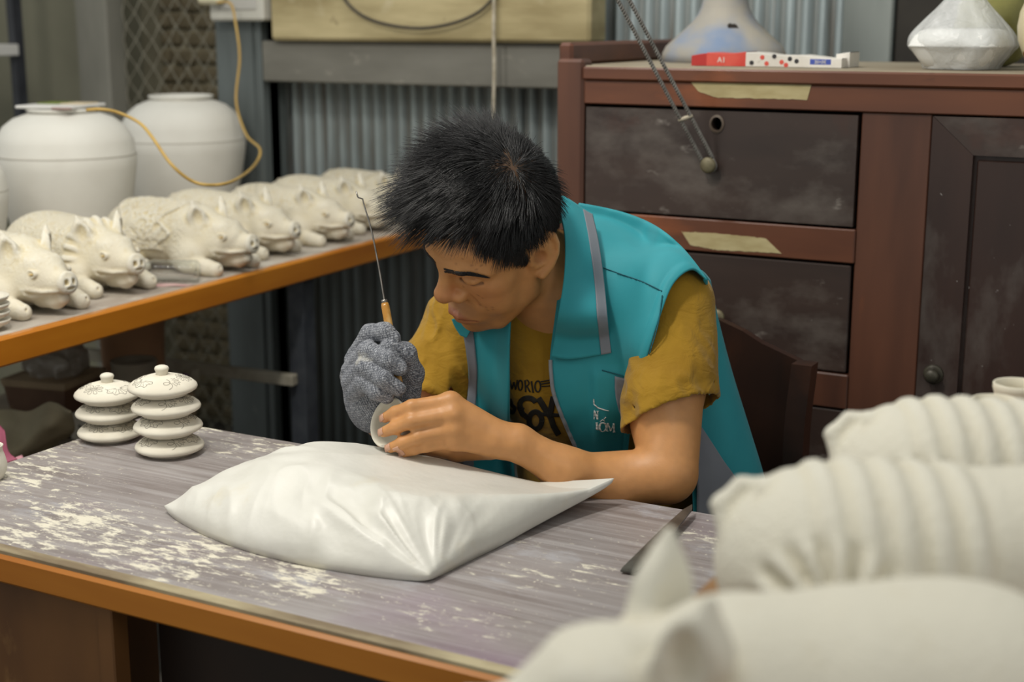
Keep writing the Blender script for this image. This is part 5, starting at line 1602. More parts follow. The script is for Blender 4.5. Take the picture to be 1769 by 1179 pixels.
# ================================================================== CERAMIC PIGS
KH0 = .85
def pig_sdf_factory(variant):
    KH = 1.0 if variant == 4 else KH0
    def f(p):
        p = p.astype(np.float32)
        a = p.copy(); a[:, 1] = np.abs(p[:, 1])
        d = s_ell(p, (-.150, 0, .088), (.150, .100, .088))
        d = smin(d, s_ell(p, (-.235, 0, .085), (.095, .100, .085)), .04)
        d = smin(d, s_ell(p, (-.035, 0, .088), (.075, .085, .083)), .04)
        # haunch and shoulder
        d = smin(d, s_ell(a, (-.225, .080, .055), (.070, .040, .055)), .02)
        d = smin(d, s_ell(a, (-.020, .070, .045), (.050, .035, .045)), .02)
        if variant == 1:                                    # pleated collar
            ang = np.arctan2(p[:, 1], p[:, 2]-.07)
            band = np.exp(-((p[:, 0]+.008+.10*(p[:, 2]-.09))/.016)**4)
            d = d-band*(.006+.0045*np.clip(np.sin(ang*22)*3, -1, 1))
        if variant == 2:                                    # saddle cloth with scrolled border
            xx = (p[:, 0]+.160); hh = (.088-p[:, 2]+.02)
            lobe = np.abs(xx)-(.080-.020*np.cos(p[:, 2]*90))
            sd = np.maximum(lobe, .062-p[:, 2])
            cloth = np.clip(-sd/.004, 0, 1); rim = np.exp(-(sd/.0045)**2)
            sw = vnoise(p+.02*np.stack([vnoise(p, 30, 1)]*3, -1).astype(np.float32), 70, 6)
            d = d-cloth*(.0025+.0035*(1-np.abs(sw)*2.5))-rim*.006
        if variant == 3:                                    # raised bands across the back
            bx_ = p[:, 0]+.6*np.maximum(.09-p[:, 2], 0)
            wv = np.clip(np.sin((bx_+.10)*2*PI/.030)*2, -1, 1)*np.clip((bx_+.265)/.01, 0, 1)*np.clip((-.10-bx_)/.01, 0, 1)
            d = d-.0022*wv
            sd = np.sqrt((p[:, 0]+.245)**2+(p[:, 2]-.075)**2)
            ang = np.arctan2(p[:, 2]-.075, p[:, 0]+.245)
            d = d-.006*np.clip(np.sin(ang*14)*2, -1, 1)*np.exp(-((sd-.045)/.018)**4)*(np.abs(p[:, 1]) > .045)
        if variant == 0:
            sd = np.sqrt((p[:, 0]+.235)**2+(p[:, 2]-.10)**2)
            for r0 in (.030, .045): d = d-.003*np.exp(-((sd-r0)/.004)**2)*(np.abs(p[:, 1]) > .04)
        # head, a little smaller than the trunk would suggest
        body = d; P0 = p; A0_ = a
        hc = np.array([0, 0, .075], np.float32); p = (P0-hc)/KH+hc; a = p.copy(); a[:, 1] = np.abs(p[:, 1])
        h = s_ell(p, (.050, 0, .090), (.070, .064, .064))
        h = smin(h, s_ell(a, (.052, .036, .062), (.042, .030, .034)), .03)       # cheek
        h = smin(h, s_chain(p, [(.080, 0, .086), (.125, 0, .074), (.150, 0, .076)], [.044, .034, .0275], .01), .03)
        h = smin(h, s_ell(a, (.062, .030, .128), (.026, .018, .012)), .02)       # brow
        disc = smax(s_cap(p, (.140, 0, .077), (.166, 0, .081), .0285, .0300), p[:, 0]+.10*(p[:, 2]-.08)-.168, .006)
        h = smin(h, disc, .010)
        h = smax(h, -s_ell(a, (.169, .0105, .082), (.010, .0060, .0080)), .004)
        h = smax(h, -s_ell(p, (.172, 0, .066), (.006, .012, .003)), .003)
        jawd = s_chain(p, [(.060, 0, .036), (.110, 0, .032), (.138, 0, .036)], [.034, .026, .018], .01)
        h = smin(h, jawd, .012)
        mouth = s_chain(a, [(.160, .0, .052), (.145, .024, .051), (.110, .042, .046), (.078, .060, .050), (.068, .066, .060)], [.0058, .0056, .0055, .0060, .0045])
        h = smax(h, -mouth, .005)
        lip = s_chain(a, [(.150, .027, .060), (.112, .046, .056), (.076, .063, .062), (.060, .066, .060), (.066, .063, .047)], [.0045, .0050, .0058, .0055, .0045])
        h = smin(h, lip, .007)
        # eye: almond rim and ball
        ec = np.array([.088, .0525, .102])
        h = smax(h, -s_ell(a, ec+np.array([.004, .006, 0]), (.0115, .0045, .0075)), .004)
        h = smin(h, s_ell(a, ec, (.0085, .0075, .0070)), .002)
        q = a-ec.astype(np.float32)
        rr = np.sqrt((q[:, 0]/1.35)**2+(q[:, 2]/.9)**2)
        ring = np.sqrt((rr-.0105)**2+(np.maximum(np.abs(q[:, 1])-.006, 0))**2)-.0022
        h = smin(h, ring, .003)
        d = smin(body, h*KH, .025)
        # ears
        e = s_chain(a, [(.012, .048, .128), (.000, .062, .164), (-.006, .070, .206)], [.028, .026, .005], .01)
        R_ = rotz(math.radians(32))
        sc = s_ell(a, (.021, .077, .160), (.020, .019, .034), R_)
        e = smax(e, -sc, .005)
        flat = np.abs((a-np.array([.006, .056, .15], np.float32))@np.array([math.cos(.9), math.sin(.9), -.15], np.float32))-.014
        e = smax(e, flat, .006)
        d = smin(d, e*KH, .010)
        p, a = P0, A0_
        # feet
        ft = s_chain(a, [(-.010, .078, .024), (.050, .082, .022), (.078, .080, .018)], [.026, .021, .020], .01)
        ft = smax(ft, -s_cap(a, (.068, .082, .045), (.112, .082, .010), .0025), .003)
        d = smin(d, ft, .010)
        hf = s_chain(a, [(-.225, .098, .022), (-.160, .108, .020), (-.135, .108, .018)], [.024, .022, .019], .01)
        d = smin(d, hf, .010)
        # curled tail lying on the rump
        tl = s_chain(p, [(-.318, 0, .110), (-.325, .015, .135), (-.305, .026, .150), (-.285, .012, .155), (-.292, -.006, .158)], [.010, .009, .008, .007, .005], .004)
        d = smin(d, tl, .006)
        # carved whorls on the hide
        w = vnoise(p, 55, 2); g = vnoise(p+(.012*np.stack([w, -w, w], -1)).astype(np.float32), 95, 5)
        hide = np.clip((-.01-p[:, 0])/.03, 0, 1)*np.clip((p[:, 2]-.03)/.03, 0, 1)
        if variant == 2: hide = hide*.4
        if variant >= 3: hide = hide*.12
        d = d-.0010*(1-np.abs(g)*3)*hide
        g2 = vnoise(p, 170, 9)
        d = d-.0007*(1-np.abs(g2)*3)*np.clip((p[:, 2]-.09)/.03, 0, 1)*(p[:, 0] > 0)*(p[:, 0] < .10)
        return smax(d, -p[:, 2], .003)
    return f
def pig_mat():
    t = NT('carved_cream_bisque')
    a = t.n('ShaderNodeVertexColor'); a.layer_name = 'Col'
    oi = t.n('ShaderNodeObjectInfo')
    v = t.coord('Object', (1, 1, 1))
    sep = t.n('ShaderNodeSeparateColor'); t.l(a.outputs[0], sep.inputs[0])
    col = t.mix(sep.outputs[0], srgb(208, 194, 156), srgb(222, 217, 202))         # yellower in the cuts, paler on the ridges
    col = t.mix(t.ramp(t.noise(v, 9, 4), .42, .68), col, srgb(216, 208, 188))
    col = t.mix(t.math('MULTIPLY', t.ramp(t.noise(v, 26, 5), .58, .72), .5), col, srgb(202, 184, 144))
    col = t.mix(sep.outputs[2], col, srgb(206, 203, 190))
    t.base(col); t.set(Roughness=.85); t.b.inputs['Specular IOR Level'].default_value = .25
    # engraved curls, only on the hide (green channel)
    w = t.n('ShaderNodeTexWave', wave_type='RINGS', rings_direction='SPHERICAL')
    w.inputs['Scale'].default_value = 22; w.inputs['Distortion'].default_value = 14; w.inputs['Detail'].default_value = 3; w.inputs['Detail Scale'].default_value = 3.2
    t.l(v, w.inputs['Vector'])
    vo = t.n('ShaderNodeTexVoronoi', feature='DISTANCE_TO_EDGE'); vo.inputs['Scale'].default_value = 75; t.l(v, vo.inputs['Vector'])
    hgt = t.math('MULTIPLY', t.math('ADD', t.math('MULTIPLY', w.outputs['Fac'], .7), t.math('MULTIPLY', t.ramp(vo.outputs['Distance'], 0, .12), .5)), sep.outputs[1])
    nb = t.bump(hgt, .55, .0035)
    t.bump(t.noise(v, 160, 4), .2, .0015, nb)
    return t.m
M_pig = pig_mat()
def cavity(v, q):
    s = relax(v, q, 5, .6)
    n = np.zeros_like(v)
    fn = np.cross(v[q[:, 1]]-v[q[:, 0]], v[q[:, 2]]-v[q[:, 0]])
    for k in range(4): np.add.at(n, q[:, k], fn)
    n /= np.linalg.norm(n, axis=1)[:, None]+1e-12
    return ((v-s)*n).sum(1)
PIGME = {}
for vr in (0, 1, 2, 3, 4):
    v, q = sculpt(pig_sdf_factory(vr), (-.36, -.15, -.02), (.19, .15, .22), .0030 if vr < 3 else .0042, 1, .4)
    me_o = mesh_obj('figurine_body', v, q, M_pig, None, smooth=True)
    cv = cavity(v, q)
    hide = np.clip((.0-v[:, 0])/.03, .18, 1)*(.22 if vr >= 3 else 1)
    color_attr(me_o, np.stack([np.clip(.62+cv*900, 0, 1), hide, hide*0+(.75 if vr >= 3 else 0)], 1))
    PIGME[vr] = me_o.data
    bpy.data.objects.remove(me_o)
PS = .82
def pig(loc, ang, vr, label, group, sc=1.0):
    t_ = thing('pig_figurine', label, 'figurine', loc, ang, group)
    t_.scale = (PS*sc, PS*sc, PS*sc)
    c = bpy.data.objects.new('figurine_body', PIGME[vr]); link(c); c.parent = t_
    # raised eyeballs get their own dot of darker clay
    for s in (-1, 1):
        e = bpy.data.objects.new('eye', EYE); link(e); e.parent = t_; KH = 1.0 if vr == 4 else KH0; e.location = (.091*KH, s*.0592*KH, .075+.027*KH); e.scale = (KH, KH, KH)
    return t_
eo = MB().lathe([(0, -.003), (.004, -.002), (.0052, .0), (.004, .002), (0, .003)], 16).build('eye', pmat('eye_clay', srgb(202, 176, 120), None, rough=.8))
EYE = eo.data; bpy.data.objects.remove(eo)
grp = 'clay pigs lying in a row on the bench'
specs = [  # nose on the bench, heading (deg, 0 = +x), variant, label
 ((-1.954, 1.877), -6, 0, 'pale carved clay pig at the open end of the row beside the collared pig'),
 ((-1.990, 2.092), -9, 1, 'carved clay pig with a pleated collar at the cap end of the clear bottle'),
 ((-1.955, 2.405), 2, 2, 'carved clay pig with a scrolled saddle cloth lying beside the clear bottle'),
 ((-2.005, 2.620), 2, 0, 'carved clay pig, fourth from the wall end of the bench row'),
 ((-2.010, 2.840), 2, 0, 'carved clay pig, third from the wall end of the bench row'),
 ((-2.040, 3.050), 3, 0, 'carved clay pig, second from the wall end of the bench row'),
 ((-2.060, 3.252), 2, 2, 'carved clay pig at the wall end of the bench row'),
]
for (npx, hd, vr, lab), sc in zip(specs, (1, 1, 1, .98, .93, .93, .89)):
    w = np.array([npx[0], npx[1], BZ])
    a = math.radians(hd)
    o_ = w-np.array([math.cos(a), math.sin(a), 0])*(.168*KH0*PS*sc)
    pig((o_[0], o_[1], BZ), a, vr, lab, grp, sc)

# ---- big foreground pigs on a stand near the camera
FZ = .955
XST = onz(1290, 940, FZ)[0]
M_stand = pmat('plain_stand_wood', srgb(150, 112, 70), srgb(126, 92, 56), 5, .6, stretch=(.4, 2, 1))
st = thing('display_stand', 'plain wooden stand under the three large clay pigs and the cups', 'stand', (XST+.5, .85, 0))
MB().span((XST, .15, FZ-.025), (XST+1.2, 1.62, FZ-.0003), .003).build('stand_top', M_stand, st, world=True)
for sx in (.08, 1.12):
    for y_ in (.22, 1.08): MB().span((XST+sx-.02, y_-.02, 0), (XST+sx+.02, y_+.02, FZ-.025), .003).build('leg', M_stand, st, world=True)
def fpig(xp, depth, earz, ang, vr, lab, sc=1.0):
    lo_, hi_ = 200, 1400
    p = None
    for _ in range(50):
        mid = (lo_+hi_)/2; p = P(xp, mid, depth)
        if p[2] > FZ+.09: lo_ = mid
        else: hi_ = mid
    pig((p[0], p[1], FZ), ang, vr, lab, 'large clay pigs on the stand', sc)
HA = math.radians(208.9)
fpig(1172, .810, 0, HA+.10, 4, 'clay pig with raised pointed ears, head turned towards the table, on the stand', .90)
fpig(1885, 1.015, 0, HA+PI-.02, 3, 'clay pig with banded back turned away, lying between the other two on the stand', .97)
fpig(1965, 1.20, 0, HA+PI-.02, 3, 'clay pig with banded back turned away, lying beside the row of cups', .94)

# ---- cups and a tall vessel on the stand
def stand_at(xp, depth):
    lo_, hi_ = 200, 2400
    for _ in range(60):
        mid = (lo_+hi_)/2; p = P(xp, mid, depth)
        if p[2] > FZ: lo_ = mid
        else: hi_ = mid
    return p
M_biscuit = pmat('cream_biscuit_cup', srgb(222, 216, 198), srgb(206, 198, 176), 10, .8)
for xp, dp, ytop, wpx, lab in ((1692, 1.36, 716, 100, 'cream clay cup next to the tall white bottle on the stand'), (1712, 1.48, 668, 84, 'cream clay cup standing between the two other cups'), (1752, 1.56, 640, 84, 'cream clay cup at the end of the row nearest the cabinet door')):
    b = stand_at(xp, dp)
    ztop = P(xp, ytop+16, dp)[2]; h = ztop-FZ; r = wpx/2/FPX*dp
    o = MB().lathe([(0, .0), (r*.72, .0), (r*.78, .004), (r*.90, h*.25), (r*.95, h*.7), (r*.93, h*.82), (r, h*.90), (r*1.0, h*.985), (r*.96, h), (r*.90, h*.985), (r*.84, h*.85), (r*.84, h*.3), (r*.6, h*.12), (0, h*.1)], 48, b).build('clay_cup', M_biscuit, smooth=True, base=b)
    tag(o, lab, 'cup', 'cups on the stand')
b = stand_at(1804, 1.365); h = P(1804, 566, 1.365)[2]-FZ
o = MB().lathe([(0, 0), (.030, 0), (.034, .004), (.030, .02), (.024, .05), (.021, h*.5), (.019, h*.75), (.016, h*.92), (.010, h*.985), (0, h)], 40, b).build('clay_bottle', pmat('white_glaze_bottle', srgb(224, 224, 220), None, rough=.5), smooth=True, base=b)
tag(o, 'tall narrow white clay bottle in front of the cups on the stand', 'bottle')
# ================================================================== JARS AND THINGS ON AND UNDER THE BENCH
M_jar = pmat('chalky_white_jar', srgb(222, 220, 212), srgb(212, 209, 200), 5, .75, bump=.04, bscale=80, bdist=.001)
JX = -2.62
def jar(xc, wpx, ytop, ysh, X, label, band=True):
    c = at_x(xc, X, BZ+.15)
    dep = px(c)[2]
    r = wpx/2/FPX*dep
    # heights from the picture at that depth
    def zat(y):
        lo_, hi_ = .6, 1.8
        for _ in range(50):
            mid = (lo_+hi_)/2
            if px((c[0], c[1], mid))[1] > y: lo_ = mid
            else: hi_ = mid
        return lo_-BZ
    H = zat(ytop); S = zat(ysh)
    rm = r*.46
    t_ = thing('storage_jar', label, 'jar', (c[0], c[1], BZ), 0, 'large white jars on the bench')
    pr = [(0, 0), (r*.70, 0), (r*.74, .004), (r*.82, H*.15), (r*.92, H*.35), (r*.985, S*.85), (r, S*.985), (r*.992, S), (r*.985, S+.003), (r*.972, S+.030), (r*.93, S+(H-S)*.42), (r*.84, S+(H-S)*.62), (r*.70, S+(H-S)*.78), (r*.52, S+(H-S)*.88), (rm, S+(H-S)*.905),
          (rm*.98, H-.012), (rm*1.08, H-.008), (rm*1.12, H-.003), (rm*1.08, H), (rm*.98, H-.001), (rm*.9, H-.012), (rm*.9, H-.04), (0, H-.05)]
    MB().lathe(pr, 72).build('jar_body', M_jar, t_, smooth=True)
    MB().lathe([(r*.990, S-.0022), (r*1.003, S-.001), (r*1.001, S+.001), (r*.985, S+.0025)], 72).build('joint_ring', pmat('joint_grey', srgb(186, 182, 172), None, rough=.8), t_, smooth=True)
    return c, H, rm
c1, H1, rm1 = jar(117, 238, 186, 266, JX+.02, 'wide white jar with a board laid over its mouth on the bench')
c2, H2, rm2 = jar(318, 214, 164, 240, JX-.10, 'wide white jar with an open collared mouth on the bench')
jar(-92, 206, 250, 330, JX+.06, 'white jar standing at the bench end beside the jar topped by a board')
# board on the first jar with a bit of leaf green and beige stuff
bt = c1*np.array([1, 1, 0])+np.array([0, 0, BZ+H1])
tr = thing('tray_board', 'white square board laid over the mouth of the jar', 'board', bt+np.array([-.005, .0, .0005]), math.radians(14))
MB().box((0, 0, .004), (.150, .150, .007), None, .002).build('board', pmat('white_painted_board', srgb(222, 220, 216), None, rough=.5), tr)
MB().box((-.034, .030, .0085), (.06, .065, .003), None, .001).build('green_tile', pmat('leaf_green', srgb(120, 134, 44), srgb(92, 108, 40), 30, .6), tr)
MB().box((.034, .026, .0085), (.062, .07, .003), None, .001).build('beige_tile', pmat('beige_tile', srgb(206, 190, 160), None, rough=.7), tr)
MB().box((.050, -.078, .002), (.05, .012, .006), None, .002).build('socket', pmat('pinkish_plastic', srgb(150, 124, 118), None, rough=.5), tr)
# yellow cable from the plug to the board
jd = px(c1)[2]
cb = [PLUG+np.array([.03, -.01, -.01]), ony(398, 6, 3.13), ony(407, 40, 3.12), ony(414, 100, 3.11), ony(408, 175, 3.08), ony(425, 232, 3.02), ony(449, 258, 2.94), ony(440, 285, 2.84),
      P(405, 312, 3.02), P(365, 320, 2.92), P(330, 312, 2.90), P(295, 283, 2.88), P(262, 236, 2.90), P(240, 212, 2.93), P(205, 195, 2.92), P(175, 189, 2.90), P(150, 190, 2.91)]
o = MB().tube(catmull(cb, 150), .0034, 8).build('yellow_cable', pmat('yellow_cable', srgb(196, 164, 92), srgb(180, 146, 76), 20, .5), smooth=True, base=cb[0])
tag(o, 'yellowish cable hanging from the outlet box down to the board on the jar', 'cable')

# clear bottle lying on the bench
ba = np.array([-2.115, 2.215, BZ]); bb = np.array([-1.995, 2.272, BZ])
BZr = .0225
p0 = np.array([ba[0], ba[1], BZ+BZr+.0015]); p1 = np.array([bb[0], bb[1], BZ+BZr+.0015])
Lb = np.linalg.norm(p1-p0)
bot = thing('plastic_bottle', 'clear ribbed plastic bottle lying on the bench between the pigs', 'bottle', (p0+p1)/2*np.array([1, 1, 0])+np.array([0, 0, BZ]))
def clear_mat():
    t = NT('clear_plastic'); t.base((.93, .95, .95, 1)); t.set(Roughness=.08)
    t.b.inputs['Transmission Weight'].default_value = 1.0; t.b.inputs['IOR'].default_value = 1.38
    t.b.inputs['Specular IOR Level'].default_value = .9
    return t.m
M_clear = clear_mat()
pr = [(0, .006), (.010, .001), (.018, 0), (.0215, .003), (BZr, .010)]
zc = .018
while zc < Lb*.62:
    pr += [(BZr, zc), (BZr-.0016, zc+.004), (BZr, zc+.008)]; zc += .0115
pr += [(BZr, Lb*.66), (BZr*.95, Lb*.74), (BZr*.70, Lb*.84), (BZr*.45, Lb*.90), (BZr*.42, Lb*.95)]
inner = [(max(r_-.0009, 0), z_+(.0008 if k < 3 else 0)) for k, (r_, z_) in enumerate(pr)][::-1]
MB().lathe(pr+inner, 40, p1, frame_z(p0-p1)).build('bottle_body', M_clear, bot, smooth=True, world=True)
MB().lathe([(0, Lb*1.0), (BZr*.50, Lb*1.0), (BZr*.52, Lb*.93), (BZr*.50, Lb*.92), (BZr*.44, Lb*.92)], 30, p1, frame_z(p0-p1)).build('cap', M_clear, bot, smooth=True, world=True)
# pink paper strip in front of it
q0, q1 = np.array([-2.085, 2.185, BZ]), np.array([-1.985, 2.228, BZ])
G = [[q0*(1-u)+q1*u+np.array([0, (v-.5)*.03, .0012+.0012*math.sin(9*u+3*v)]) for u in np.linspace(0, 1, 14)] for v in np.linspace(0, 1, 5)]
o = MB().grid(G).build('paper_strip', pmat('faded_pink', srgb(196, 150, 148), srgb(200, 176, 170), 20, .8), smooth=True, base=q0); solidify(o, .0008, 0)
tag(o, 'faded pink paper strip on the bench under the clear bottle', 'paper')
# ribbed bowls at the near end of the bench
for k in range(4):
    b = onz(-24, 570, BZ)+np.array([0, 0, .014*k])
    o = MB().lathe([(0, 0), (.020, 0), (.024, .003), (.040, .012), (.0435, .018), (.042, .0195), (.038, .013), (.022, .006), (0, .005)], 40, b).build('clay_saucer', M_clay, smooth=True, base=b)
    tag(o, ['lowest', 'second lowest', 'second highest', 'topmost'][k]+' white clay saucer of the small stack on the bench beside the pale pig', 'saucer', 'saucers stacked on the bench')

# ---- under the bench, standing on its lower shelf
def shelf_pt(x, y, z=LSZ): return onz(x, y, z)
# square brown pot with a crumpled bag
M_brownpot = pmat('brown_glazed_pot', srgb(116, 88, 68), srgb(88, 64, 50), 6, .5, layers=[(srgb(176, 152, 100), 5, .58, .7, (1, 1, 1))])
M_potrim = pmat('pot_rim', srgb(176, 154, 124), srgb(146, 126, 100), 10, .7)
pb = shelf_pt(100, 742)
t_ = thing('square_planter', 'brown square planter holding a crumpled plastic bag under the bench', 'planter', pb, math.radians(12))
z1 = None
lo_, hi_ = .48, .9
for _ in range(40):
    mid = (lo_+hi_)/2
    if px((pb[0], pb[1], mid))[1] > 648: lo_ = mid
    else: hi_ = mid
hp_ = lo_-LSZ; hw = .080
m_ = MB()
def frust(m_, w0, w1, z0, z1, wi0, wi1):
    v = []
    for (w, z) in ((w0, z0), (w1, z1), (wi1, z1), (wi0, z0+.015)):
        v += [(-w, -w, z), (w, -w, z), (w, w, z), (-w, w, z)]
    f = [(3, 2, 1, 0)]
    for k in range(3):
        for j in range(4):
            f.append((k*4+j, k*4+(j+1) % 4, (k+1)*4+(j+1) % 4, (k+1)*4+j))
    f.append((12, 13, 14, 15))
    return m_.add(v, f)
frust(m_, hw*.78, hw, 0, hp_, hw*.68, hw*.90).build('pot_body', M_brownpot, t_)
frust(MB(), hw*1.0, hw*1.04, hp_-.012, hp_+.004, hw*.88, hw*.88).build('rim', M_potrim, t_)
def bag_sdf(p):
    d = s_ell(p, (pb[0]-.005, pb[1]+.01, LSZ+hp_+.030), (.066, .055, .055))
    return d-.014*(1-2*np.abs(vnoise(p, 28, 3)))-.006*(1-2*np.abs(vnoise(p, 60, 6)))
v, q = sculpt(bag_sdf, (pb[0]-.12, pb[1]-.11, LSZ+hp_-.06), (pb[0]+.12, pb[1]+.12, LSZ+hp_+.14), .005, 1)
t = NT('crumpled_film'); t.base(srgb(176, 168, 156)); t.set(Roughness=.35); t.b.inputs['Transmission Weight'].default_value = .25
o = mesh_obj('plastic_bag', v, q, t.m, smooth=True, base=(pb[0], pb[1], LSZ+hp_)); tag(o, 'crumpled clear plastic bag stuffed in the brown planter', 'bag')
# terracotta bucket
tb_ = shelf_pt(232, 712)
def ztop(p, y):
    lo_, hi_ = .3, 1.2
    for _ in range(40):
        mid = (lo_+hi_)/2
        if px((p[0], p[1], mid))[1] > y: lo_ = mid
        else: hi_ = mid
    return lo_
r = .080; h = min(.30, BZ-.06-LSZ)
lo_, hi_ = -.80, -.30                              # as far back as the frame allows, in its column of the view
for _ in range(50):
    mid = (lo_+hi_)/2; tb_ = bench_w(mid, LY-.05-1.08*r, LSZ)
    if px(tb_+np.array([0, 0, .1]))[0] < 232: lo_ = mid
    else: hi_ = mid
o = MB().lathe([(0, 0), (r*.82, 0), (r*.84, .004), (r*.98, h*.9), (r*1.05, h*.91), (r*1.06, h), (r*.98, h), (r*.95, h*.9), (r*.80, .02), (0, .015)], 48, tb_).build('terracotta_bucket', pmat('dusty_terracotta', srgb(184, 140, 104), srgb(158, 118, 86), 5, .85), smooth=True, base=tb_)
tag(o, 'tall dusty terracotta bucket under the bench', 'bucket')
# grey jar in front of it
tc_ = (CAM-tb_)*np.array([1, 1, 0]); tc_ /= np.linalg.norm(tc_)
gj = tb_+tc_*(.080*1.06+.060+.012); dep = px(gj)[2]; r = .058; h = ztop(gj, 622)-LSZ
o = MB().lathe([(0, 0), (r*.7, 0), (r*.74, .004), (r*.86, h*.2), (r, h*.55), (r*.96, h*.78), (r*.86, h*.88), (r*.90, h*.97), (r*.88, h), (r*.80, h), (r*.78, h*.9), (r*.85, h*.6), (r*.6, h*.08), (0, h*.07)], 48, gj).build('grey_jar', pmat('grey_clay_jar', srgb(140, 130, 112), srgb(116, 106, 92), 6, .7), smooth=True, base=gj)
tag(o, 'grey clay jar with dark open mouth in front of the terracotta bucket', 'jar')
# bottle with a purple cap
cb_ = shelf_pt(316, 722); zt_ = ztop(cb_, 648); h = zt_-LSZ
pbt = thing('squat_bottle', 'squat beige bottle with a purple cap under the bench', 'bottle', cb_)
MB().lathe([(0, 0), (.028, 0), (.031, .004), (.033, h*.35), (.028, h*.55), (.016, h*.66), (.0155, h*.72), (0, h*.72)], 36).build('bottle_body', pmat('beige_bottle', srgb(160, 138, 108), srgb(140, 120, 92), 10, .5), pbt, smooth=True)
MB().lathe([(0, h), (.0155, h), (.018, h-.004), (.018, h*.82), (.0195, h*.80), (.0195, h*.72), (.0155, h*.70)], 32).build('purple_cap', pmat('purple_cap', srgb(110, 44, 138), srgb(96, 38, 122), 10, .4), pbt, smooth=True)
# small white box
wb = shelf_pt(140, 745)+np.array([.055, -.035, 0])
bx_ = thing('small_box', 'small white cardboard box with a dark dot under the bench', 'box', wb, math.radians(10))
hb = ztop(wb, 712)-LSZ
MB().box((0, 0, hb/2), (.055, .045, hb), None, .002).build('box_body', pmat('white_card', srgb(186, 180, 166), None, rough=.8), bx_)
MB().lathe([(0, .0012), (.0035, .001), (.0035, 0)], 16, (-.002, -.0225, hb*.55), rotx(PI/2)).build('dark_dot', pmat('dark_dot', srgb(48, 46, 44), None, rough=.7), bx_)
# cloth and pink dustpan at the table's left end
cz = LSZ+.16
G = []
ctrl = [[(-60, 700, .62), (20, 708, .64), (85, 700, .66), (122, 712, .66)], [(-60, 735, .58), (20, 740, .60), (80, 742, .62), (128, 740, .60)],
        [(-60, 775, .55), (10, 780, .57), (60, 775, .56), (100, 770, .53)], [(-60, 815, .52), (0, 815, .52), (45, 800, .51), (90, 790, .49)]]
G = np.array([[onz(x, y, z) for x, y, z in r] for r in ctrl])
G = catmull2(G, 40, 50); G[..., 2] += .010*vnoise(G*np.array([1, 1, 0]), 18, 3)
o = MB().grid(G).build('work_cloth', pmat('grey_beige_cloth', srgb(190, 180, 150), srgb(160, 150, 126), 6, .9, bump=.2), smooth=True, base=G[20, 25]*np.array([1, 1, 0])+np.array([0, 0, LSZ])); solidify(o, .004, 0)
tag(o, 'crumpled grey beige cloth on the lower shelf beside the table', 'cloth')
# pink plastic dustpan
dp = onz(8, 800, TZ-.10)
pk = thing('dustpan', 'pink plastic scoop standing between the table end and the bench', 'scoop', (dp[0], dp[1], LSZ))
M_pink = pmat('dusty_pink_plastic', srgb(176, 96, 118), srgb(150, 78, 100), 8, .5)
ctrl = [[(-60, 735, TZ-.03), (-10, 732, TZ-.03), (8, 745, TZ-.04)], [(-60, 775, TZ-.05), (-8, 775, TZ-.05), (14, 780, TZ-.06)], [(-60, 800, TZ-.07), (0, 802, TZ-.07), (30, 795, TZ-.07)]]
G = catmull2(np.array([[onz(x, y, z) for x, y, z in r] for r in ctrl]), 20, 20)
o = MB().grid(G).build('scoop_back', M_pink, pk, smooth=True, world=True); solidify(o, .003, 0)
ctrl = [[(-60, 798, TZ-.075), (0, 800, TZ-.075), (38, 788, TZ-.075)], [(-60, 812, TZ-.078), (0, 812, TZ-.078), (42, 797, TZ-.078)], [(-60, 830, TZ-.085), (0, 828, TZ-.085), (38, 808, TZ-.085)]]
G = catmull2(np.array([[onz(x, y, z) for x, y, z in r] for r in ctrl]), 16, 20)
o = MB().grid(G).build('scoop_lip', pmat('pale_pink', srgb(206, 150, 160), None, rough=.5), pk, smooth=True, world=True); solidify(o, .004, 0)
MB().tube([(dp[0]-.05, dp[1], LSZ), (dp[0]-.05, dp[1]+.005, TZ-.06)], .012, 10).build('handle', M_pink, pk, smooth=True, world=True)
# ================================================================== THINGS ON THE CABINET
CTZ = ZTOP
# flared blue grey vase (upturned), behind the paper box
vc = at_y(1250, 2.84, CTZ); dep = px(vc)[2]
def vr(x): return x/2/FPX*dep
zlow = px(vc)[1]
prof = []
for y, wv in ((104, 214), (92, 212), (80, 200), (66, 170), (52, 140), (38, 112), (24, 92), (12, 82), (0, 76), (-14, 72), (-40, 70), (-75, 76), (-95, 90)):
    lo_, hi_ = 1.2, 2.0
    for _ in range(40):
        mid = (lo_+hi_)/2
        if px((vc[0], vc[1], mid))[1] > y: lo_ = mid
        else: hi_ = mid
    prof.append((vr(wv), max(lo_-CTZ, 0)))
prof[0] = (prof[0][0], 0.0)
inner = [(r_-.006, z_) for r_, z_ in prof[::-1]][:-2]
t = NT('dusty_blue_vase'); v = t.coord('Object', (1, 1, 1))
col = t.mix(t.ramp(t.noise(v, 7, 4), .42, .62), srgb(152, 148, 140), srgb(118, 136, 164))
t.base(t.mix(t.ramp(t.noise(t.coord('Object', loc=(2, 3, 1)), 5, 3), .5, .7), col, srgb(176, 168, 152))); t.set(Roughness=.7)
va = thing('flared_vase', 'dusty blue grey vase with flared foot on the cabinet', 'vase', vc)
MB().lathe([(0, 0)]+prof+inner+[(0, .02)], 56).build('vase_body', t.m, va, smooth=True)
c_ = ony(1287, 47, 2.84); rr_ = np.interp(c_[2]-CTZ, [z for r, z in prof], [r for r, z in prof])
dirv = np.array([c_[0]-vc[0], -math.sqrt(max(rr_**2-(c_[0]-vc[0])**2, 0)), 0]); dirv /= np.linalg.norm(dirv)
sp = MB()
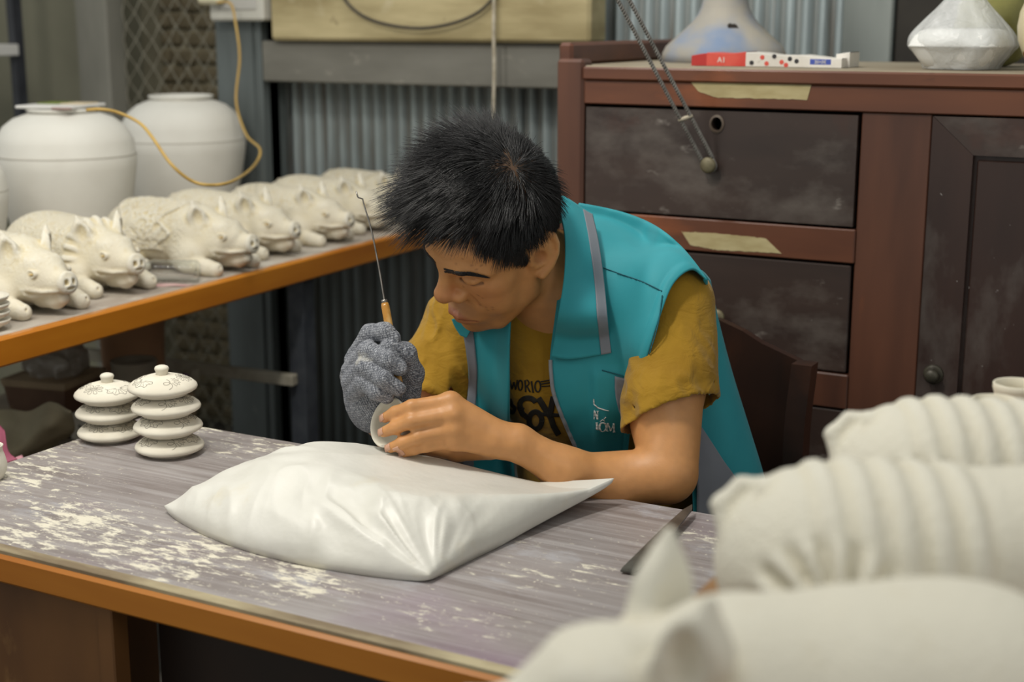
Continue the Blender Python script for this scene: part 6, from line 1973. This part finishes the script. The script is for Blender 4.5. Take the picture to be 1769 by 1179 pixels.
for dx, dz, rd in ((0, 0, .007), (.008, .003, .005), (-.006, -.003, .004)):
    pc = np.array([vc[0], vc[1], c_[2]+dz])+dirv*(rr_+.0005)+np.cross(dirv, [0, 0, 1])*dx
    sp.lathe([(0, .001), (rd, .0006), (rd, -.002)], 14, pc, frame_z(dirv))
o = sp.build('chip_marks', pmat('chip_dark', srgb(52, 46, 42), None, rough=.9), va, world=True); o['kind'] = 'stuff'

# red and white paper box lying flat
ba_ = ony(1205, 104, 2.60); bb_ = ony(1462, 103, 2.60)
pbx = thing('paper_box', 'crumpled white paper box with red end and dark polka dots on the cabinet', 'box', (ba_[0], 2.60, CTZ))
Lx = bb_[0]-ba_[0]
def boxseg(u0, u1, h0, h1, mat, name, dy=0):
    n = 8
    U = np.linspace(u0, u1, n)
    G = []
    for u in U:
        h = h0+(h1-h0)*(u-u0)/(u1-u0)+.0015*math.sin(u*19)
        x = u*Lx; yo = dy+.012*math.sin(u*3)
        G.append([(x, yo-.030, .0006), (x, yo-.030, h), (x, yo-.028, h+.001), (x, yo+.030, h+.001), (x, yo+.032, h), (x, yo+.032, .0006), (x, yo-.030, .0006)])
    m_ = MB().grid(np.array(G)[:, ::-1])
    m_.add([G[0][k] for k in (0, 1, 4, 5)], [(0, 1, 2, 3)]); m_.add([G[-1][k] for k in (0, 1, 4, 5)], [(3, 2, 1, 0)])
    return m_.build(name, mat, pbx)
M_red = pmat('red_print', srgb(198, 52, 44), srgb(210, 84, 70), 20, .5); M_whb = pmat('white_print_card', srgb(226, 222, 214), srgb(210, 205, 196), 20, .55)
boxseg(0.0, .10, .018, .021, pmat('red_shade_print', srgb(176, 44, 40), None, rough=.5), 'end_flap')
boxseg(.10, .36, .022, .025, M_red, 'red_end')
boxseg(.36, 1.0, .024, .016, M_whb, 'box_body')
boxseg(.93, 1.02, .0245, .026, M_whb, 'torn_flap', .03)
def dot(u, z, r, mat, name='polka_dot'):
    yo = .012*math.sin(u*3)-.030
    return MB().lathe([(0, .0007), (r, .0005), (r, 0)], 18, (u*Lx, yo, z), rotx(PI/2)).build(name, mat, pbx)
M_dk = pmat('black_dot', srgb(44, 42, 44), None, rough=.5)
for u, z, m_ in ((.40, .007, M_dk), (.47, .017, M_red), (.50, .006, M_red), (.55, .019, M_dk), (.60, .009, M_red), (.655, .015, M_dk), (.63, .004, M_red), (.70, .011, M_dk), (.44, .012, M_whb)):
    dot(u, z, .0042, m_)
M_blue = pmat('blue_print', srgb(64, 84, 168), None, rough=.5)
yo = .012*math.sin(.84*3)-.0302
lab = MB().box((.86*Lx, yo-.0003, .0105), (.040, .0008, .0095), rotz(-.10)).build('blue_label', M_blue, pbx)
def ptext(name, body, size, loc, mat, rot):
    cu = bpy.data.curves.new(name, 'FONT'); cu.body = body; cu.size = size; cu.extrude = .0003; cu.align_x = 'CENTER'
    ob_ = bpy.data.objects.new(name, cu); link(ob_)
    dg = bpy.context.evaluated_depsgraph_get(); dg.update()
    me = bpy.data.meshes.new_from_object(ob_.evaluated_get(dg)); bpy.data.objects.remove(ob_)
    me.name = name; me.materials.clear(); me.materials.append(mat)
    o_ = bpy.data.objects.new(name, me); link(o_); o_.parent = pbx; o_.location = loc; o_.rotation_euler = rot
    return o_
ptext('lettering', 'A1', .014, (.20*Lx, -.0225, .007), M_whb, (PI/2, 0, 0)).location.y = .012*math.sin(.6)-.0310
ptext('lettering', '20+0€', .0085, (.86*Lx, yo-.0011, .0075), M_whb, (PI/2, 0, -.10))

# takeaway box in a thin plastic bag
fb = at_y(1660, 2.62, CTZ); dep = px(fb)[2]
tk = thing('foam_box', 'white foam takeaway box inside a thin plastic bag', 'box', (fb[0], fb[1], CTZ), math.radians(-8))
sc_ = dep/FPX
wx = 150*sc_/.9; 
def rrect(w, d, n=48, e_=2/4.5):
    return [(w*math.copysign(abs(math.cos(t_))**e_, math.cos(t_)), d*math.copysign(abs(math.sin(t_))**e_, math.sin(t_))) for t_ in np.linspace(0, 2*PI, n+1)]
def loft(levels):
    G = np.array([[(x, y, z) for x, y in rrect(w, d)] for z, w, d in levels])
    return MB().grid(G)
M_foam = pmat('white_foam', srgb(232, 232, 228), None, rough=.6)
loft([(.004, .0, .0), (.004, .050, .048), (.007, .056, .053), (.020, .066, .063), (.039, .077, .074), (.040, .0, .0)]).build('base_tray', M_foam, tk, angle=40)
loft([(.0415, .0, .0), (.0415, .079, .076), (.046, .078, .075), (.058, .072, .069), (.066, .064, .060), (.069, .052, .049), (.070, .0, .0)]).build('hinged_lid', M_foam, tk, angle=40)
loft([(.0395, .0, .0), (.0395, .080, .077), (.0420, .080, .077), (.0420, .0, .0)]).build('lip', M_foam, tk, angle=40)
def film():
    t = NT('thin_clear_film')
    for n_ in list(t.t.nodes):
        if n_ != t.b and n_.type != 'OUTPUT_MATERIAL': pass
    t.base((.92, .93, .92, 1)); t.set(Roughness=.22, Alpha=.30); t.b.inputs['Specular IOR Level'].default_value = .8
    v = t.coord('Object', (1, 1, 1)); t.bump(t.noise(v, 30, 5, .6, 1.0), .6, .01)
    return t.m
levels = [(.0012, .060, .056), (.012, .066, .061), (.030, .080, .074), (.042, .088, .083), (.060, .082, .077), (.085, .062, .058), (.110, .040, .040), (.135, .022, .022), (.155, .015, .013), (.175, .024, .016), (.20, .036, .02)]
G = []
for k, (z, a, b) in enumerate(levels):
    row = []
    for j in range(61):
        th = 2*PI*j/60
        e_ = 2/2.5
        cx_, sy_ = math.copysign(abs(math.cos(th))**e_, math.cos(th)), math.copysign(abs(math.sin(th))**e_, math.sin(th))
        w_ = 1+.09*float(vnoise(np.array([math.cos(th)*3, math.sin(th)*3, z*22]), 1.0, 5))+.03*float(vnoise(np.array([math.cos(th)*9, math.sin(th)*9, z*10]), 1.0, 9))
        row.append((a*cx_*w_, b*sy_*w_, z))
    G.append(row)
G = catmull2(np.array(G), 50, 61)
bg = MB().grid(G).build('plastic_bag', film(), smooth=True); bg.location = (fb[0], fb[1], CTZ); bg.rotation_euler = (0, 0, math.radians(-8))
solidify(bg, .0004, 0)
tag(bg, 'thin translucent plastic bag wrapped round the white foam box', 'bag')
# second, yellowish bag content behind
yb = at_y(1712, 2.78, CTZ)
def yb_sdf(p):
    d = s_ell(p, (yb[0], yb[1], CTZ+.075), (.062, .055, .078))
    return smax(d-.010*(1-2*np.abs(vnoise(p, 24, 8))), CTZ+.0006-p[:, 2], .003)
v, q = sculpt(yb_sdf, (yb[0]-.1, yb[1]-.1, CTZ-.02), (yb[0]+.1, yb[1]+.1, CTZ+.19), .006, 1)
o = mesh_obj('rubbish_bag', v, q, pmat('olive_plastic', srgb(140, 136, 74), srgb(118, 114, 62), 10, .4), smooth=True, base=(yb[0], yb[1], CTZ))
tag(o, 'olive yellow plastic bag behind the foam box on the cabinet', 'bag')
# brown glazed pot at the right edge
gp_ = at_y(1806, 2.60, CTZ); dep = px(gp_)[2]
r = 52/FPX*dep
def gz(y):
    lo_, hi_ = 1.2, 2.0
    for _ in range(40):
        mid = (lo_+hi_)/2
        if px((gp_[0], gp_[1], mid))[1] > y: lo_ = mid
        else: hi_ = mid
    return lo_-CTZ
t = NT('brown_and_cream_glaze'); v = t.coord('Object', (1, 1, 1))
vo = t.n('ShaderNodeTexVoronoi'); vo.inputs['Scale'].default_value = 26; t.l(v, vo.inputs['Vector'])
t.base(t.mix(t.ramp(vo.outputs['Distance'], .42, .50), srgb(122, 78, 26), srgb(204, 192, 158))); t.set(Roughness=.15)
o = MB().lathe([(0, 0), (r*.62, 0), (r*.66, .006), (r*.58, .012), (r*.72, .022), (r*.95, gz(70)), (r, gz(45)), (r*.94, gz(20)), (r*.72, gz(-10)), (r*.5, gz(-30)), (r*.55, gz(-45)), (r*.45, gz(-46)), (0, gz(-20))], 48, gp_).build('glazed_pot', t.m, smooth=True, base=gp_)
tag(o, 'glossy brown and cream glazed pot at the end of the cabinet top', 'pot')

# twisted wire loop hung on the drawer knob
up1 = ony(1064, -6, 2.30); up2 = ony(1084, -6, 2.31)
k1 = KNOB+np.array([-.013, .002, .004]); k2 = KNOB+np.array([.005, .002, .013])
tw = thing('twisted_wire_loop', 'pair of twisted grey steel wires looped over the drawer knob', 'wire', KNOB)
M_tw = pmat('grey_twisted_wire', srgb(150, 146, 140), srgb(116, 112, 106), 60, .45, metallic=.2)
for a, b in ((k1, up1+(up1-k1)*.55), (k2, up2+(up2-k2)*.55)):
    n = 420; L_ = np.linalg.norm(b-a); R_ = frame_z(b-a)
    for ph in (0, PI):
        s = np.linspace(0, 1, n)
        th = s*L_/.011*2*PI+ph
        pts = a+(b-a)*s[:, None]+(np.stack([np.cos(th), np.sin(th), 0*th], 1)*.0020)@R_.T
        MB().tube(pts, .0020, 6).build('wire', M_tw, tw, smooth=True, world=True)
pk1, pk2 = ony(1192, 206, 2.42), ony(1205, 204, 2.42)
a = k1+(up1-k1)*.27; b = k2+(up2-k2)*.27
MB().tube([a+(a-b)*.2, (a+b)/2+np.array([0, -.003, 0]), b+(b-a)*.2], [.003, .004, .003], 8).build('tie_wrap', pmat('pale_tape', srgb(176, 166, 146), None, rough=.8), tw, smooth=True, world=True)
# arc of wire round the knob
arc = [k1, KNOB+np.array([-.010, .002, -.008]), KNOB+np.array([.004, .002, -.012]), KNOB+np.array([.012, .002, -.002]), k2]
MB().tube(catmull(arc, 20), .0026, 8).build('wire', M_tw, tw, smooth=True, world=True)
